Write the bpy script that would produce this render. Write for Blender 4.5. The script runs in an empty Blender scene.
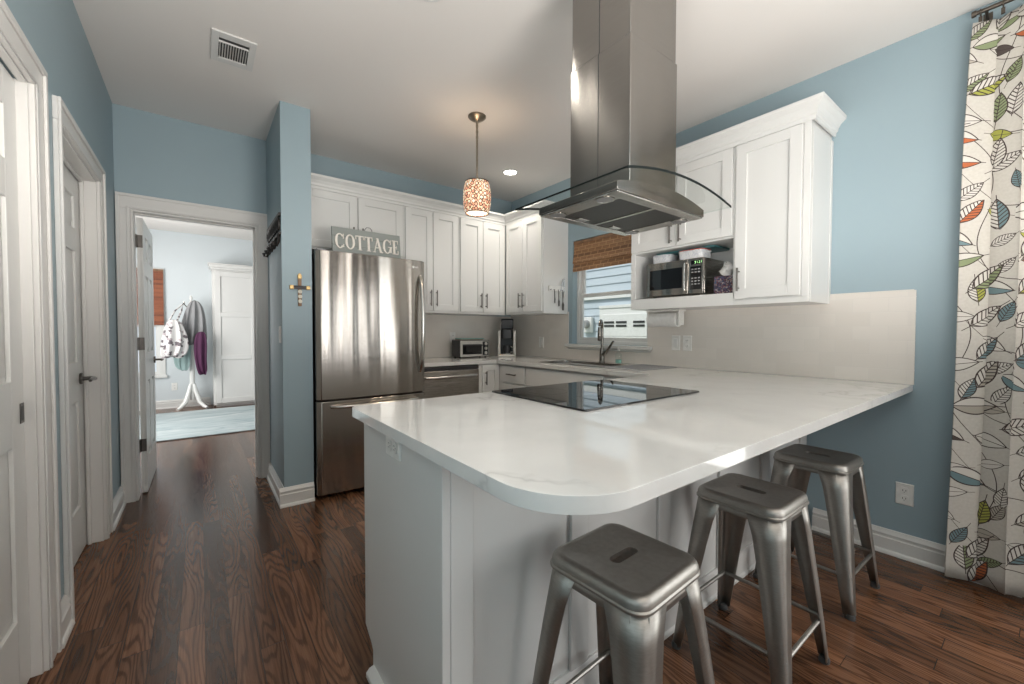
import bpy, bmesh, math, random
from mathutils import Vector, Matrix
random.seed(7)
sc = bpy.context.scene
COL = sc.collection
PI = math.pi
# ------------------------------------------------------------------ camera
CAM_H, F_PX, YAW, PITCH, ROLL = 1.1922, 410.66, .6492, .0247, .002
fw = Vector((math.sin(YAW)*math.cos(PITCH), math.cos(YAW)*math.cos(PITCH), -math.sin(PITCH)))
rt = Vector((math.cos(YAW), -math.sin(YAW), 0)); up = rt.cross(fw)
r2 = rt*math.cos(ROLL)+up*math.sin(ROLL); u2 = -rt*math.sin(ROLL)+up*math.cos(ROLL)
cd = bpy.data.cameras.new('camera'); cam = bpy.data.objects.new('camera', cd); COL.objects.link(cam)
cd.sensor_width = 36; cd.lens = F_PX*36/1024; cd.clip_start = .02; cd.clip_end = 200
cam.matrix_world = Matrix(((r2.x, u2.x, -fw.x, 0), (r2.y, u2.y, -fw.y, 0), (r2.z, u2.z, -fw.z, CAM_H), (0, 0, 0, 1)))
sc.camera = cam
# ------------------------------------------------------------------ view, sky, sun, window daylight
sc.view_settings.view_transform = 'Standard'; sc.view_settings.look = 'None'
sc.view_settings.gamma = 1; sc.view_settings.use_curve_mapping = False
sc.view_settings.exposure = -0.15
sc.cycles.use_denoising = True
sc.cycles.max_bounces = 10; sc.cycles.diffuse_bounces = 5; sc.cycles.glossy_bounces = 5; sc.cycles.transmission_bounces = 8
sc.cycles.sample_clamp_indirect = 6
sc.cycles.caustics_reflective = False; sc.cycles.caustics_refractive = False
w = bpy.data.worlds.new('sky'); sc.world = w; w.use_nodes = True
wb = w.node_tree.nodes['Background']; wb.inputs[0].default_value = (.90, .95, 1, 1); wb.inputs[1].default_value = 1.0

def lamp(name, kind, loc, direction, power, color=(1, 1, 1), **kw):
    d = bpy.data.lights.new(name, kind); d.energy = power; d.color = color
    for k, v in kw.items(): setattr(d, k, v)
    o = bpy.data.objects.new(name, d); COL.objects.link(o); o.location = loc
    o.rotation_euler = Vector(direction).to_track_quat('-Z', 'Y').to_euler()
    return o
lamp('sun', 'SUN', (0, 0, 10), (.55, -.35, -.76), 3.0, (1, .95, .87), angle=.02)
# daylight entering through the living-room windows behind, the glass door behind the curtain, the far room's window
for wx in (.42, 1.36, 2.30):
    lamp('rear_window_daylight', 'AREA', (wx, -3.55, 1.35), (0, 1, .05), 11, (1, .985, .96), shape='RECTANGLE', size=.66, size_y=1.8)
lamp('patio_door_daylight', 'AREA', (2.93, -1.15, 1.2), (-1, .15, 0), 47, (1, .985, .96), shape='RECTANGLE', size=1.5, size_y=2.0)
lamp('far_window_daylight', 'AREA', (-1.5, 6.2, 1.5), (1, 0, -.05), 110, (1, .99, .97), shape='RECTANGLE', size=1.8, size_y=1.5)
# added unseen uplights without lamp bodies, beside and behind the camera, brightening the ceiling
for tx, ty, pw in ((-.22, .32, 85), (.9, -.5, 172), (1.25, -1.4, 80)):
    lamp('ceiling_fill_uplight', 'SPOT', (tx, ty, 1.22), (0, 0, 1), pw, (1, .955, .905), shadow_soft_size=.45, spot_size=PI, spot_blend=.12)

# ------------------------------------------------------------------ room numbers
XR, YB, XL, YH, XP, YP, XP2, ZC = 2.958, 3.912, -.453, 3.873, .442, 3.147, .628, 2.73
YREAR, YFAR, XFL, XFR = -3.6, 8.25, -1.7, 2.0

# ------------------------------------------------------------------ node materials
class NT:
    def __init__(s, name):
        s.m = bpy.data.materials.new(name); s.m.use_nodes = True; s.t = s.m.node_tree; s.t.nodes.clear()
        s.out = s.n('ShaderNodeOutputMaterial')
        s.b = s.n('ShaderNodeBsdfPrincipled'); s.l(s.b.outputs[0], s.out.inputs[0])
    def n(s, typ, **kw):
        nd = s.t.nodes.new(typ)
        for k, v in kw.items(): setattr(nd, k, v)
        return nd
    def l(s, a, b): s.t.links.new(a, b)
    def set(s, **kw):
        for k, v in kw.items():
            k = k.replace('_', ' ')
            if isinstance(v, bpy.types.NodeSocket): s.l(v, s.b.inputs[k])
            else: s.b.inputs[k].default_value = (v + (1,)) if isinstance(v, tuple) and len(v) == 3 and k in ('Base Color', 'Emission Color', 'Specular Tint') else v
        return s
    def v(s, x, node, i):
        if isinstance(x, bpy.types.NodeSocket): s.l(x, node.inputs[i])
        else: node.inputs[i].default_value = x
    def math(s, op, a, b=0.0, c=0.0):
        nd = s.n('ShaderNodeMath', operation=op); s.v(a, nd, 0); s.v(b, nd, 1); s.v(c, nd, 2); return nd.outputs[0]
    def coord(s, which='Object'): return s.n('ShaderNodeTexCoord').outputs[which]
    def mapping(s, vec, scale=(1, 1, 1), loc=(0, 0, 0), rot=(0, 0, 0)):
        nd = s.n('ShaderNodeMapping'); s.l(vec, nd.inputs[0]); nd.inputs[1].default_value = loc; nd.inputs[2].default_value = rot; nd.inputs[3].default_value = scale
        return nd.outputs[0]
    def noise(s, vec, scale, detail=3, rough=.5, out=0, dist=0):
        nd = s.n('ShaderNodeTexNoise'); s.l(vec, nd.inputs['Vector']); nd.inputs['Scale'].default_value = scale
        nd.inputs['Detail'].default_value = detail; nd.inputs['Roughness'].default_value = rough; nd.inputs['Distortion'].default_value = dist
        return nd.outputs[out]
    def ramp(s, fac, stops, interp='LINEAR'):
        nd = s.n('ShaderNodeValToRGB'); s.l(fac, nd.inputs[0]); cr = nd.color_ramp; cr.interpolation = interp
        while len(cr.elements) < len(stops): cr.elements.new(.5)
        for e, (p, c) in zip(cr.elements, stops):
            e.position = p; e.color = tuple(c)+(1,) if not isinstance(c, (int, float)) else (c, c, c, 1)
        return nd.outputs[0]
    def mix(s, fac, a, b, blend='MIX'):
        nd = s.n('ShaderNodeMix', data_type='RGBA', blend_type=blend)
        s.v(fac, nd, 0)
        for x, i in ((a, 6), (b, 7)): s.v(x if isinstance(x, bpy.types.NodeSocket) else tuple(x)+(1,), nd, i)
        return nd.outputs[2]
    def bump(s, height, strength=.2, dist=.01):
        nd = s.n('ShaderNodeBump'); nd.inputs['Strength'].default_value = strength; nd.inputs['Distance'].default_value = dist
        s.l(height, nd.inputs['Height']); s.l(nd.outputs[0], s.b.inputs['Normal']); return s
    def sep(s, vec):
        nd = s.n('ShaderNodeSeparateXYZ'); s.l(vec, nd.inputs[0]); return nd.outputs
    def comb(s, x, y, z=0.0):
        nd = s.n('ShaderNodeCombineXYZ'); s.v(x, nd, 0); s.v(y, nd, 1); s.v(z, nd, 2); return nd.outputs[0]

def paint(name, col, rough=.5, var=.03, bump=.03, bscale=140):
    t = NT(name); c = t.coord()
    n = t.noise(c, 1.7, 3); a = tuple(max(0, x*(1-var)) for x in col); b = tuple(min(1, x*(1+var)) for x in col)
    t.set(Base_Color=t.ramp(n, [(.3, a), (.7, b)]), Roughness=rough)
    if bump: t.bump(t.noise(c, bscale, 2), bump, .003)
    return t.m
def steel(name, col, rough=.25, stretch=(900, 900, 6), rv=.1, bump=.04, wave=None, aniso=0):
    t = NT(name); c = t.coord()
    n = t.noise(t.mapping(c, stretch), 1.0, 3, .6)
    t.set(Base_Color=t.ramp(n, [(.25, tuple(x*.9 for x in col)), (.75, tuple(min(1, x*1.06) for x in col))]), Metallic=1.0,
          Roughness=t.math('MULTIPLY_ADD', n, rv, rough-rv/2))
    if aniso:
        tg = t.n('ShaderNodeTangent', direction_type='RADIAL', axis='Z'); t.l(tg.outputs[0], t.b.inputs['Tangent'])
        t.set(Anisotropic=aniso, Anisotropic_Rotation=.25)
    if wave:
        wv = t.noise(t.mapping(c, wave), 1.0, 1, .4)
        hh = t.math('MULTIPLY_ADD', n, .008, wv); t.bump(hh, bump, .02)
    else: t.bump(n, bump, .002)
    return t.m
def plain(name, col, rough=.4, metallic=0.0, noise_scale=30, var=.06, **kw):
    t = NT(name); n = t.noise(t.coord(), noise_scale, 2)
    a = tuple(x*(1-var) for x in col); b = tuple(min(1, x*(1+var)) for x in col)
    t.set(Base_Color=t.ramp(n, [(.3, a), (.7, b)]), Roughness=rough, Metallic=metallic, **kw); return t.m
def emit(name, col, strength):
    t = NT(name); t.set(Base_Color=(.8, .8, .8), Emission_Color=col, Emission_Strength=strength); return t.m

M = {}
M['blue'] = paint('blue_wall_paint', (.288, .375, .415), .5, .02, .03)
M['far_blue'] = paint('pale_blue_wall_paint', (.60, .645, .665), .6, .02, .03)
M['rear_beige'] = paint('brown_wall_paint', (.17, .13, .10), .6)
M['ceiling'] = paint('ceiling_white', (.74, .71, .68), .8, .01, .05, 220)
M['white'] = paint('white_semigloss_paint', (.68, .68, .66), .32, .015, .01, 60)
M['trim'] = paint('white_trim_paint', (.66, .65, .63), .3, .015, .01, 60)
M['cab'] = paint('white_cabinet_lacquer', (.68, .68, .665), .25, .012, .008, 50)
M['plate'] = plain('white_switch_plastic', (.74, .73, .70), .35)
M['slot'] = plain('dark_slot', (.03, .03, .03), .6)
M['steel'] = steel('brushed_stainless', (.44, .412, .38), .17, (5, 5, 500), .05, .9, (7, 7, .3), .85)
M['hood_steel'] = steel('hood_stainless', (.25, .238, .222), .2, (6, 6, 500), .06, .7, (4, 4, .9), .8)
M['dw_steel'] = steel('dishwasher_stainless', (.40, .37, .335), .27, (6, 700, 700), .06, .04)
M['chrome'] = plain('brushed_nickel', (.55, .53, .50), .25, 1.0)
M['gun'] = plain('dark_nickel_pull', (.15, .138, .128), .3, 1.0)
M['faucetm'] = plain('faucet_nickel', (.22, .205, .185), .25, 1.0)
M['black'] = plain('black_plastic', (.018, .018, .02), .35)
M['iron'] = plain('black_iron', (.025, .02, .018), .45, .3)
M['bronze'] = plain('dark_bronze', (.10, .085, .07), .4, .8)
M['glassblack'] = plain('black_ceramic_glass', (.006, .006, .007), .02, 0, 30, .02, Specular_IOR_Level=.75)
M['ringmark'] = plain('printed_burner_ring', (.04, .04, .04), .1)
M['rubber'] = plain('dark_rubber_foot', (.05, .05, .05), .6)
M['grey_plastic'] = plain('grey_plastic', (.33, .33, .33), .45)
M['lensgrey'] = plain('frosted_grey_lens', (.12, .12, .12), .3)
M['silver_plastic'] = plain('silver_plastic', (.56, .54, .50), .35, .3)
M['teal'] = plain('teal_plastic', (.035, .13, .14), .4)
M['teal_light'] = plain('pale_teal_glass_board', (.22, .42, .38), .2)
M['red'] = plain('red_plastic', (.42, .05, .035), .4)
M['paper'] = plain('white_paper', (.74, .73, .71), .8)
M['wood'] = plain('brown_wood', (.22, .12, .06), .5, 0, 12, .3)
M['antique'] = plain('antique_nickel', (.33, .29, .24), .35, 1.0)
M['brass'] = plain('antique_brass', (.42, .30, .14), .4, 1.0)
M['bead'] = plain('ivory_bead', (.62, .58, .48), .4)
M['dark_rim'] = plain('dark_glass_edge', (.004, .007, .007), .5, Specular_IOR_Level=.15)

def m_floor():
    t = NT('dark_oak_strip_floor'); x, y, z = t.sep(t.coord())
    W, L = .082, 1.15
    px = t.math('DIVIDE', x, W); row = t.math('FLOOR', px)
    wn = t.n('ShaderNodeTexWhiteNoise', noise_dimensions='1D'); t.l(row, wn.inputs['W'])
    yy = t.math('ADD', t.math('DIVIDE', y, L), t.math('MULTIPLY', wn.outputs[0], 7.3)); brd = t.math('FLOOR', yy)
    w2 = t.n('ShaderNodeTexWhiteNoise', noise_dimensions='2D'); t.l(t.comb(row, brd), w2.inputs['Vector'])
    rnd = w2.outputs[0]; rc = t.sep(w2.outputs[1])
    gx = t.math('ADD', t.math('MULTIPLY', x, 1.0), t.math('MULTIPLY', rc[0], 3.0)); gy = t.math('ADD', y, t.math('MULTIPLY', rc[1], 9.0))
    gv = t.comb(gx, gy, t.math('MULTIPLY', rc[2], 5.0))
    n1 = t.noise(t.mapping(gv, (7.0, .75, 1)), 1.0, 2, .45)
    ph = t.math('MULTIPLY', t.math('ADD', t.math('MULTIPLY', n1, 23.0), t.math('MULTIPLY', gx, 20.0)), 2*PI)
    jit = t.noise(t.mapping(gv, (260, 14, 1)), 1.0, 2, .6)
    ring = t.math('MULTIPLY_ADD', t.math('SINE', t.math('MULTIPLY_ADD', jit, 2.2, ph)), .5, .5)
    ring = t.ramp(ring, [(.0, 0), (.14, .15), (.42, .85), (1, 1)])
    fine = t.noise(t.mapping(gv, (240, 5, 1)), 1.0, 4, .7)
    mid = t.noise(t.mapping(gv, (30, 1.4, 1)), 1.0, 3, .6)
    g = t.math('ADD', t.math('MULTIPLY', ring, .19), t.math('ADD', t.math('MULTIPLY', fine, .48), t.math('MULTIPLY', mid, .28)))
    col = t.ramp(g, [(.26, (.036, .0155, .0082)), (.42, (.074, .034, .0175)), (.56, (.128, .062, .033)), (.74, (.20, .106, .062))])
    tone = t.ramp(rnd, [(0, (.50, .47, .45)), (.5, (.92, .89, .87)), (1, (1.55, 1.48, 1.42))])
    col = t.mix(1.0, col, tone, 'MULTIPLY')
    fx = t.math('ABSOLUTE', t.math('SUBTRACT', t.math('FRACT', px), .5)); fy = t.math('ABSOLUTE', t.math('SUBTRACT', t.math('FRACT', yy), .5))
    gap = t.math('MAXIMUM', t.math('GREATER_THAN', fx, .482), t.math('GREATER_THAN', fy, .4988))
    col = t.mix(t.math('MULTIPLY', gap, .75), col, (.012, .007, .005))
    t.set(Base_Color=col, Roughness=t.math('MULTIPLY_ADD', g, .18, .11), Specular_IOR_Level=.4)
    hgt = t.math('SUBTRACT', t.math('MULTIPLY', g, .35), t.math('MULTIPLY', gap, 1.0))
    t.bump(hgt, .12, .002); return t.m
M['floor'] = m_floor()
def m_quartz():
    t = NT('white_veined_quartz'); c = t.coord()
    d = t.noise(c, 1.6, 4, .6, 1); vv = t.mix(.22, c, d)
    n = t.noise(vv, 2.3, 5, .62)
    v = t.math('ABSOLUTE', t.math('SUBTRACT', n, .5)); line = t.ramp(v, [(0, 1.0), (.010, .35), (.03, 0)])
    msk = t.ramp(t.noise(c, 1.9, 2), [(.47, 0), (.62, 1)])
    cloud = t.noise(c, 5, 4, .6)
    col = t.ramp(cloud, [(.3, (.61, .605, .59)), (.7, (.66, .655, .64))])
    col = t.mix(t.math('MULTIPLY', t.math('MULTIPLY', line, msk), .55), col, (.40, .39, .385))
    t.set(Base_Color=col, Roughness=.05, Specular_IOR_Level=.5); return t.m
M['quartz'] = m_quartz()
def m_tile(name, axis):
    t = NT(name); x, y, z = t.sep(t.coord()); u = y if axis == 'x' else x
    v = t.math('DIVIDE', t.math('SUBTRACT', z, .921), .0765); row = t.math('FLOOR', v)
    uu = t.math('ADD', t.math('DIVIDE', u, .1535), t.math('MULTIPLY', t.math('MODULO', row, 2.0), .5))
    fu = t.math('ABSOLUTE', t.math('SUBTRACT', t.math('FRACT', uu), .5)); fv = t.math('ABSOLUTE', t.math('SUBTRACT', t.math('FRACT', v), .5))
    g = t.math('MAXIMUM', t.ramp(fu, [(.488, 0), (.495, 1)]), t.ramp(fv, [(.476, 0), (.49, 1)]))
    w2 = t.n('ShaderNodeTexWhiteNoise', noise_dimensions='2D'); t.l(t.comb(row, t.math('FLOOR', uu)), w2.inputs['Vector'])
    col = t.ramp(w2.outputs[0], [(0, (.66, .62, .57)), (1, (.69, .65, .60))])
    t.set(Base_Color=t.mix(t.math('MULTIPLY', g, .6), col, (.56, .53, .495)), Roughness=t.math('MULTIPLY_ADD', g, .5, .14))
    t.bump(t.math('ADD', t.math('MULTIPLY', g, -1.0), t.math('MULTIPLY', w2.outputs[0], .2)), .25, .0015); return t.m
M['tile_b'] = m_tile('glossy_subway_tile_back', 'y'); M['tile_r'] = m_tile('glossy_subway_tile_right', 'x')
def m_galv():
    t = NT('brushed_gunmetal_steel'); c = t.coord()
    n = t.noise(c, 9, 4, .6); f = t.noise(t.mapping(c, (60, 60, 300)), 1.0, 2)
    mixn = t.math('MULTIPLY_ADD', f, .4, t.math('MULTIPLY', n, .6))
    t.set(Base_Color=t.ramp(mixn, [(.3, (.27, .258, .238)), (.7, (.37, .355, .33))]), Metallic=1.0, Roughness=t.math('MULTIPLY_ADD', n, .16, .36)); return t.m
M['galv'] = m_galv()
def m_glass(name, tint, rough=0.0):
    t = NT(name); n = t.noise(t.coord(), 3, 1)
    t.set(Base_Color=tint, Roughness=rough, IOR=1.45, Transmission_Weight=1.0)
    # thin sheet: see through straight, with a Fresnel reflection
    tr = t.n('ShaderNodeBsdfTransparent'); tr.inputs[0].default_value = tint+(1,)
    gl = t.n('ShaderNodeBsdfGlossy'); gl.inputs['Roughness'].default_value = .01
    fr = t.n('ShaderNodeFresnel'); fr.inputs[0].default_value = 1.45
    mx = t.n('ShaderNodeMixShader'); t.l(t.math('MULTIPLY_ADD', n, .02, t.math('MULTIPLY', fr.outputs[0], .12)), mx.inputs[0]); t.l(tr.outputs[0], mx.inputs[1]); t.l(gl.outputs[0], mx.inputs[2])
    t.l(mx.outputs[0], t.out.inputs[0]); return t.m
M['glass'] = m_glass('clear_glass', (.95, .98, .97)); M['pane'] = m_glass('window_glass', (.97, .99, 1.0))
def m_mesh():
    t = NT('aluminium_filter_mesh'); c = t.coord(); x, y, z = t.sep(c)
    a = t.math('SINE', t.math('MULTIPLY', t.math('ADD', x, y), 900.0)); b = t.math('SINE', t.math('MULTIPLY', t.math('SUBTRACT', x, y), 900.0))
    k = t.math('MULTIPLY_ADD', t.math('MULTIPLY', a, b), .5, .5)
    t.set(Base_Color=t.ramp(k, [(.2, (.025, .025, .025)), (.8, (.12, .117, .11))]), Metallic=.9, Roughness=.4); t.bump(k, .3, .002); return t.m
M['mesh'] = m_mesh()
def m_bamboo(name, c0, c1, c2, ls=.42):
    t = NT(name); x, y, z = t.sep(t.coord()); h = t.math('ADD', x, y)
    strip = t.math('FRACT', t.math('DIVIDE', z, .034)); n = t.noise(t.comb(t.math('MULTIPLY', h, 4.0), t.math('MULTIPLY', z, 160.0)), 1.0, 3)
    row = t.math('FLOOR', t.math('DIVIDE', z, .034)); w1 = t.n('ShaderNodeTexWhiteNoise', noise_dimensions='1D'); t.l(row, w1.inputs['W'])
    col = t.ramp(t.math('MULTIPLY_ADD', n, .7, t.math('MULTIPLY', w1.outputs[0], .3)), [(.25, c0), (.48, c1), (.72, c2)])
    cord = t.math('GREATER_THAN', t.math('ABSOLUTE', t.math('SUBTRACT', t.math('FRACT', t.math('ADD', t.math('DIVIDE', h, .085), t.math('MULTIPLY', t.math('MODULO', row, 2.0), .5))), .5)), .445)
    line = t.math('MAXIMUM', cord, t.math('GREATER_THAN', strip, .80))
    t.set(Base_Color=t.mix(t.math('MULTIPLY', line, ls), col, tuple(min(1, q*1.8) for q in c2)), Roughness=.6)
    t.bump(t.math('SINE', t.math('MULTIPLY', z, 2*PI/.0065)), .4, .002); return t.m
M['bamboo'] = m_bamboo('woven_bamboo', (.13, .062, .027), (.25, .125, .055), (.36, .205, .105))
M['bamboo_far'] = m_bamboo('red_brown_bamboo', (.11, .03, .015), (.22, .065, .03), (.34, .12, .055), .10)
def m_curtain():
    t = NT('leaf_print_cotton'); u, v, _ = t.sep(t.coord('UV'))   # metres along and up the cloth
    def leaves(scale, seed, size):
        vo = t.n('ShaderNodeTexVoronoi', voronoi_dimensions='2D', feature='F1'); vo.inputs['Randomness'].default_value = .55; vo.inputs['Scale'].default_value = 1.0
        p = t.comb(t.math('MULTIPLY_ADD', u, scale[0], seed), t.math('MULTIPLY_ADD', v, scale[1], seed*1.7)); t.l(p, vo.inputs['Vector'])
        d = t.n('ShaderNodeVectorMath', operation='SUBTRACT'); t.l(p, d.inputs[0]); t.l(vo.outputs['Position'], d.inputs[1])
        dx, dy, _z = t.sep(d.outputs[0]); dx = t.math('DIVIDE', dx, scale[0]); dy = t.math('DIVIDE', dy, scale[1])
        r, g, b = t.sep(vo.outputs['Color'])
        ang = t.math('MULTIPLY_ADD', r, 2.4, -.6); cs = t.math('COSINE', ang); sn = t.math('SINE', ang)
        a = t.math('ADD', t.math('MULTIPLY', dx, cs), t.math('MULTIPLY', dy, sn)); q = t.math('SUBTRACT', t.math('MULTIPLY', dy, cs), t.math('MULTIPLY', dx, sn))
        sz = t.math('MULTIPLY_ADD', b, size*.45, size*.65)
        an = t.math('DIVIDE', a, sz); qn = t.math('DIVIDE', t.math('ABSOLUTE', q), sz)
        wv = t.math('MULTIPLY', t.math('SUBTRACT', 1.0, t.math('MULTIPLY', an, an)), t.math('MULTIPLY_ADD', an, -.12, .47))
        e = t.math('SUBTRACT', wv, qn)
        inside = t.math('GREATER_THAN', e, 0.0)
        edge = t.math('LESS_THAN', t.math('ABSOLUTE', e), .035)
        rib = t.math('MULTIPLY', t.math('LESS_THAN', qn, .022), t.math('LESS_THAN', t.math('ABSOLUTE', an), 1.5))
        vein = t.math('MULTIPLY', t.math('GREATER_THAN', t.math('SINE', t.math('MULTIPLY', t.math('ADD', an, t.math('MULTIPLY', qn, -.8)), 26.0)), .62), inside)
        return r, g, b, q, inside, edge, rib, vein
    base = t.ramp(t.noise(t.coord('UV'), 90, 2), [(.3, (.46, .435, .39)), (.7, (.51, .485, .44))])
    dark = (.045, .03, .026)
    su = t.math('ADD', t.math('MULTIPLY', u, 5.0), t.math('ADD', t.math('MULTIPLY', t.math('SINE', t.math('MULTIPLY', v, 9.0)), .30), t.math('MULTIPLY', v, .9)))
    stem = t.math('GREATER_THAN', t.math('ABSOLUTE', t.math('SUBTRACT', t.math('FRACT', su), .5)), .4915)
    su2 = t.math('ADD', t.math('MULTIPLY', v, 3.1), t.math('ADD', t.math('MULTIPLY', u, 2.6), t.math('MULTIPLY', t.math('SINE', t.math('MULTIPLY', u, 14.0)), .16)))
    stem2 = t.math('GREATER_THAN', t.math('ABSOLUTE', t.math('SUBTRACT', t.math('FRACT', su2), .5)), .4945)
    col = t.mix(t.math('MAXIMUM', stem, stem2), base, dark)
    for scale, seed, size in (((7.4, 8.6), 3.1, .060), ((6.0, 6.6), 11.7, .074)):
        r, g, b, q, inside, edge, rib, vein = leaves(scale, seed, size)
        fill = t.ramp(g, [(0, (.54, .515, .47)), (.34, (.30, .31, .06)), (.46, (.52, .50, .45)), (.50, (.13, .20, .215)), (.62, (.54, .515, .47)), (.66, (.40, .11, .04)), (.74, (.07, .055, .05)), (.79, (.20, .24, .13)), (.88, (.36, .33, .28))], 'CONSTANT')
        half = t.mix(t.math('MULTIPLY', t.math('GREATER_THAN', q, 0.0), t.math('GREATER_THAN', b, .45)), fill, (.54, .515, .47))
        show = t.math('GREATER_THAN', b, .10 if seed < 5 else .30)
        col = t.mix(t.math('MULTIPLY', inside, show), col, half)
        ink = t.math('MAXIMUM', t.math('MULTIPLY', edge, 1.0), t.math('MAXIMUM', t.math('MULTIPLY', rib, 1.0), t.math('MULTIPLY', vein, t.math('GREATER_THAN', r, .35))))
        col = t.mix(t.math('MULTIPLY', ink, show), col, dark)
    t.set(Base_Color=col, Roughness=.9); t.bump(t.noise(t.coord('UV'), 900, 1), .1, .001); return t.m
M['curtain'] = m_curtain()
def m_pattern(name, stops, scale):
    t = NT(name); vo = t.n('ShaderNodeTexVoronoi'); t.l(t.coord(), vo.inputs['Vector']); vo.inputs['Scale'].default_value = scale
    t.set(Base_Color=t.ramp(t.sep(vo.outputs['Color'])[0], stops, 'CONSTANT'), Roughness=.7); return t.m
M['tissuebox'] = m_pattern('floral_dark_card', [(0, (.03, .025, .05)), (.35, (.09, .04, .09)), (.5, (.2, .13, .12)), (.62, (.04, .07, .13)), (.8, (.3, .27, .26)), (.9, (.12, .03, .03))], 130)
M['tubs'] = m_pattern('speckled_white_plastic', [(0, (.60, .61, .63)), (.45, (.66, .66, .66)), (.8, (.50, .52, .56))], 130)
M['totebag'] = m_pattern('dotted_white_cotton', [(0, (.60, .58, .57)), (.72, (.12, .10, .11)), (.85, (.35, .30, .31))], 30)
M['greycloth'] = paint('grey_knit_cloth', (.24, .24, .245), .9, .25, .4, 90)
M['purple'] = paint('purple_velvet', (.06, .010, .045), .8, .3, .3, 60)
M['mint'] = paint('mint_cloth', (.33, .45, .44), .9, .2)
def m_rug():
    t = NT('pale_blue_rug_pile'); c = t.coord(); n = t.noise(t.mapping(c, (1, 3.5, 1)), 1.6, 5, .6, 0, 1.0)
    t.set(Base_Color=t.ramp(n, [(.3, (.22, .28, .295)), (.45, (.33, .39, .405)), (.62, (.42, .47, .475)), (.72, (.56, .57, .56))]), Roughness=.95); t.bump(t.noise(c, 260, 2), .6, .004); return t.m
M['rug'] = m_rug()
def m_siding():
    t = NT('pale_blue_siding_paint'); n = t.noise(t.mapping(t.coord(), (1, .5, 4)), 3, 3)
    t.set(Base_Color=t.ramp(n, [(.3, (.50, .575, .635)), (.7, (.54, .61, .66))]), Roughness=.7); return t.m
M['siding'] = m_siding()
M['ext_white'] = plain('exterior_white_paint', (.80, .80, .78), .6)
M['grass'] = paint('lawn', (.16, .2, .08), .95, .3, .5, 40)
M['signwood'] = paint('grey_green_weathered_board', (.26, .28, .265), .7, .12, .2, 60)
M['letter'] = plain('cream_letter_paint', (.70, .66, .61), .6)
def m_shade_mosaic():
    t = NT('capiz_mosaic_shade'); x, y, z = t.sep(t.coord())
    ang = t.math('MULTIPLY', t.math('ARCTAN2', y, x), .105)
    v2 = t.n('ShaderNodeTexVoronoi', voronoi_dimensions='2D'); t.l(t.comb(ang, z), v2.inputs['Vector']); v2.inputs['Scale'].default_value = 34; v2.inputs['Randomness'].default_value = .55
    d = v2.outputs['Distance']
    line = t.math('MULTIPLY', t.math('GREATER_THAN', d, .33), t.math('LESS_THAN', d, .52))
    cell = t.ramp(t.sep(v2.outputs['Color'])[0], [(0, (.72, .36, .22)), (.35, (1, .74, .52)), (.6, (.62, .30, .18)), (.8, (1, .86, .68))], 'CONSTANT')
    cell = t.mix(t.math('GREATER_THAN', d, .52), cell, (.95, .62, .42))
    t.set(Base_Color=t.mix(line, cell, (.10, .055, .03)), Roughness=.35)
    t.l(t.mix(line, cell, (.04, .015, .006)), t.b.inputs['Emission Color']); t.b.inputs['Emission Strength'].default_value = .85
    return t.m
M['mosaic'] = m_shade_mosaic()
M['bulb'] = emit('warm_diffuser_glow', (1, .80, .58), 2.4)
M['can'] = emit('downlight_lens_glow', (1, .93, .84), 14)
M['led'] = emit('green_display_digits', (.25, 1, .15), 1.6)

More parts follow.
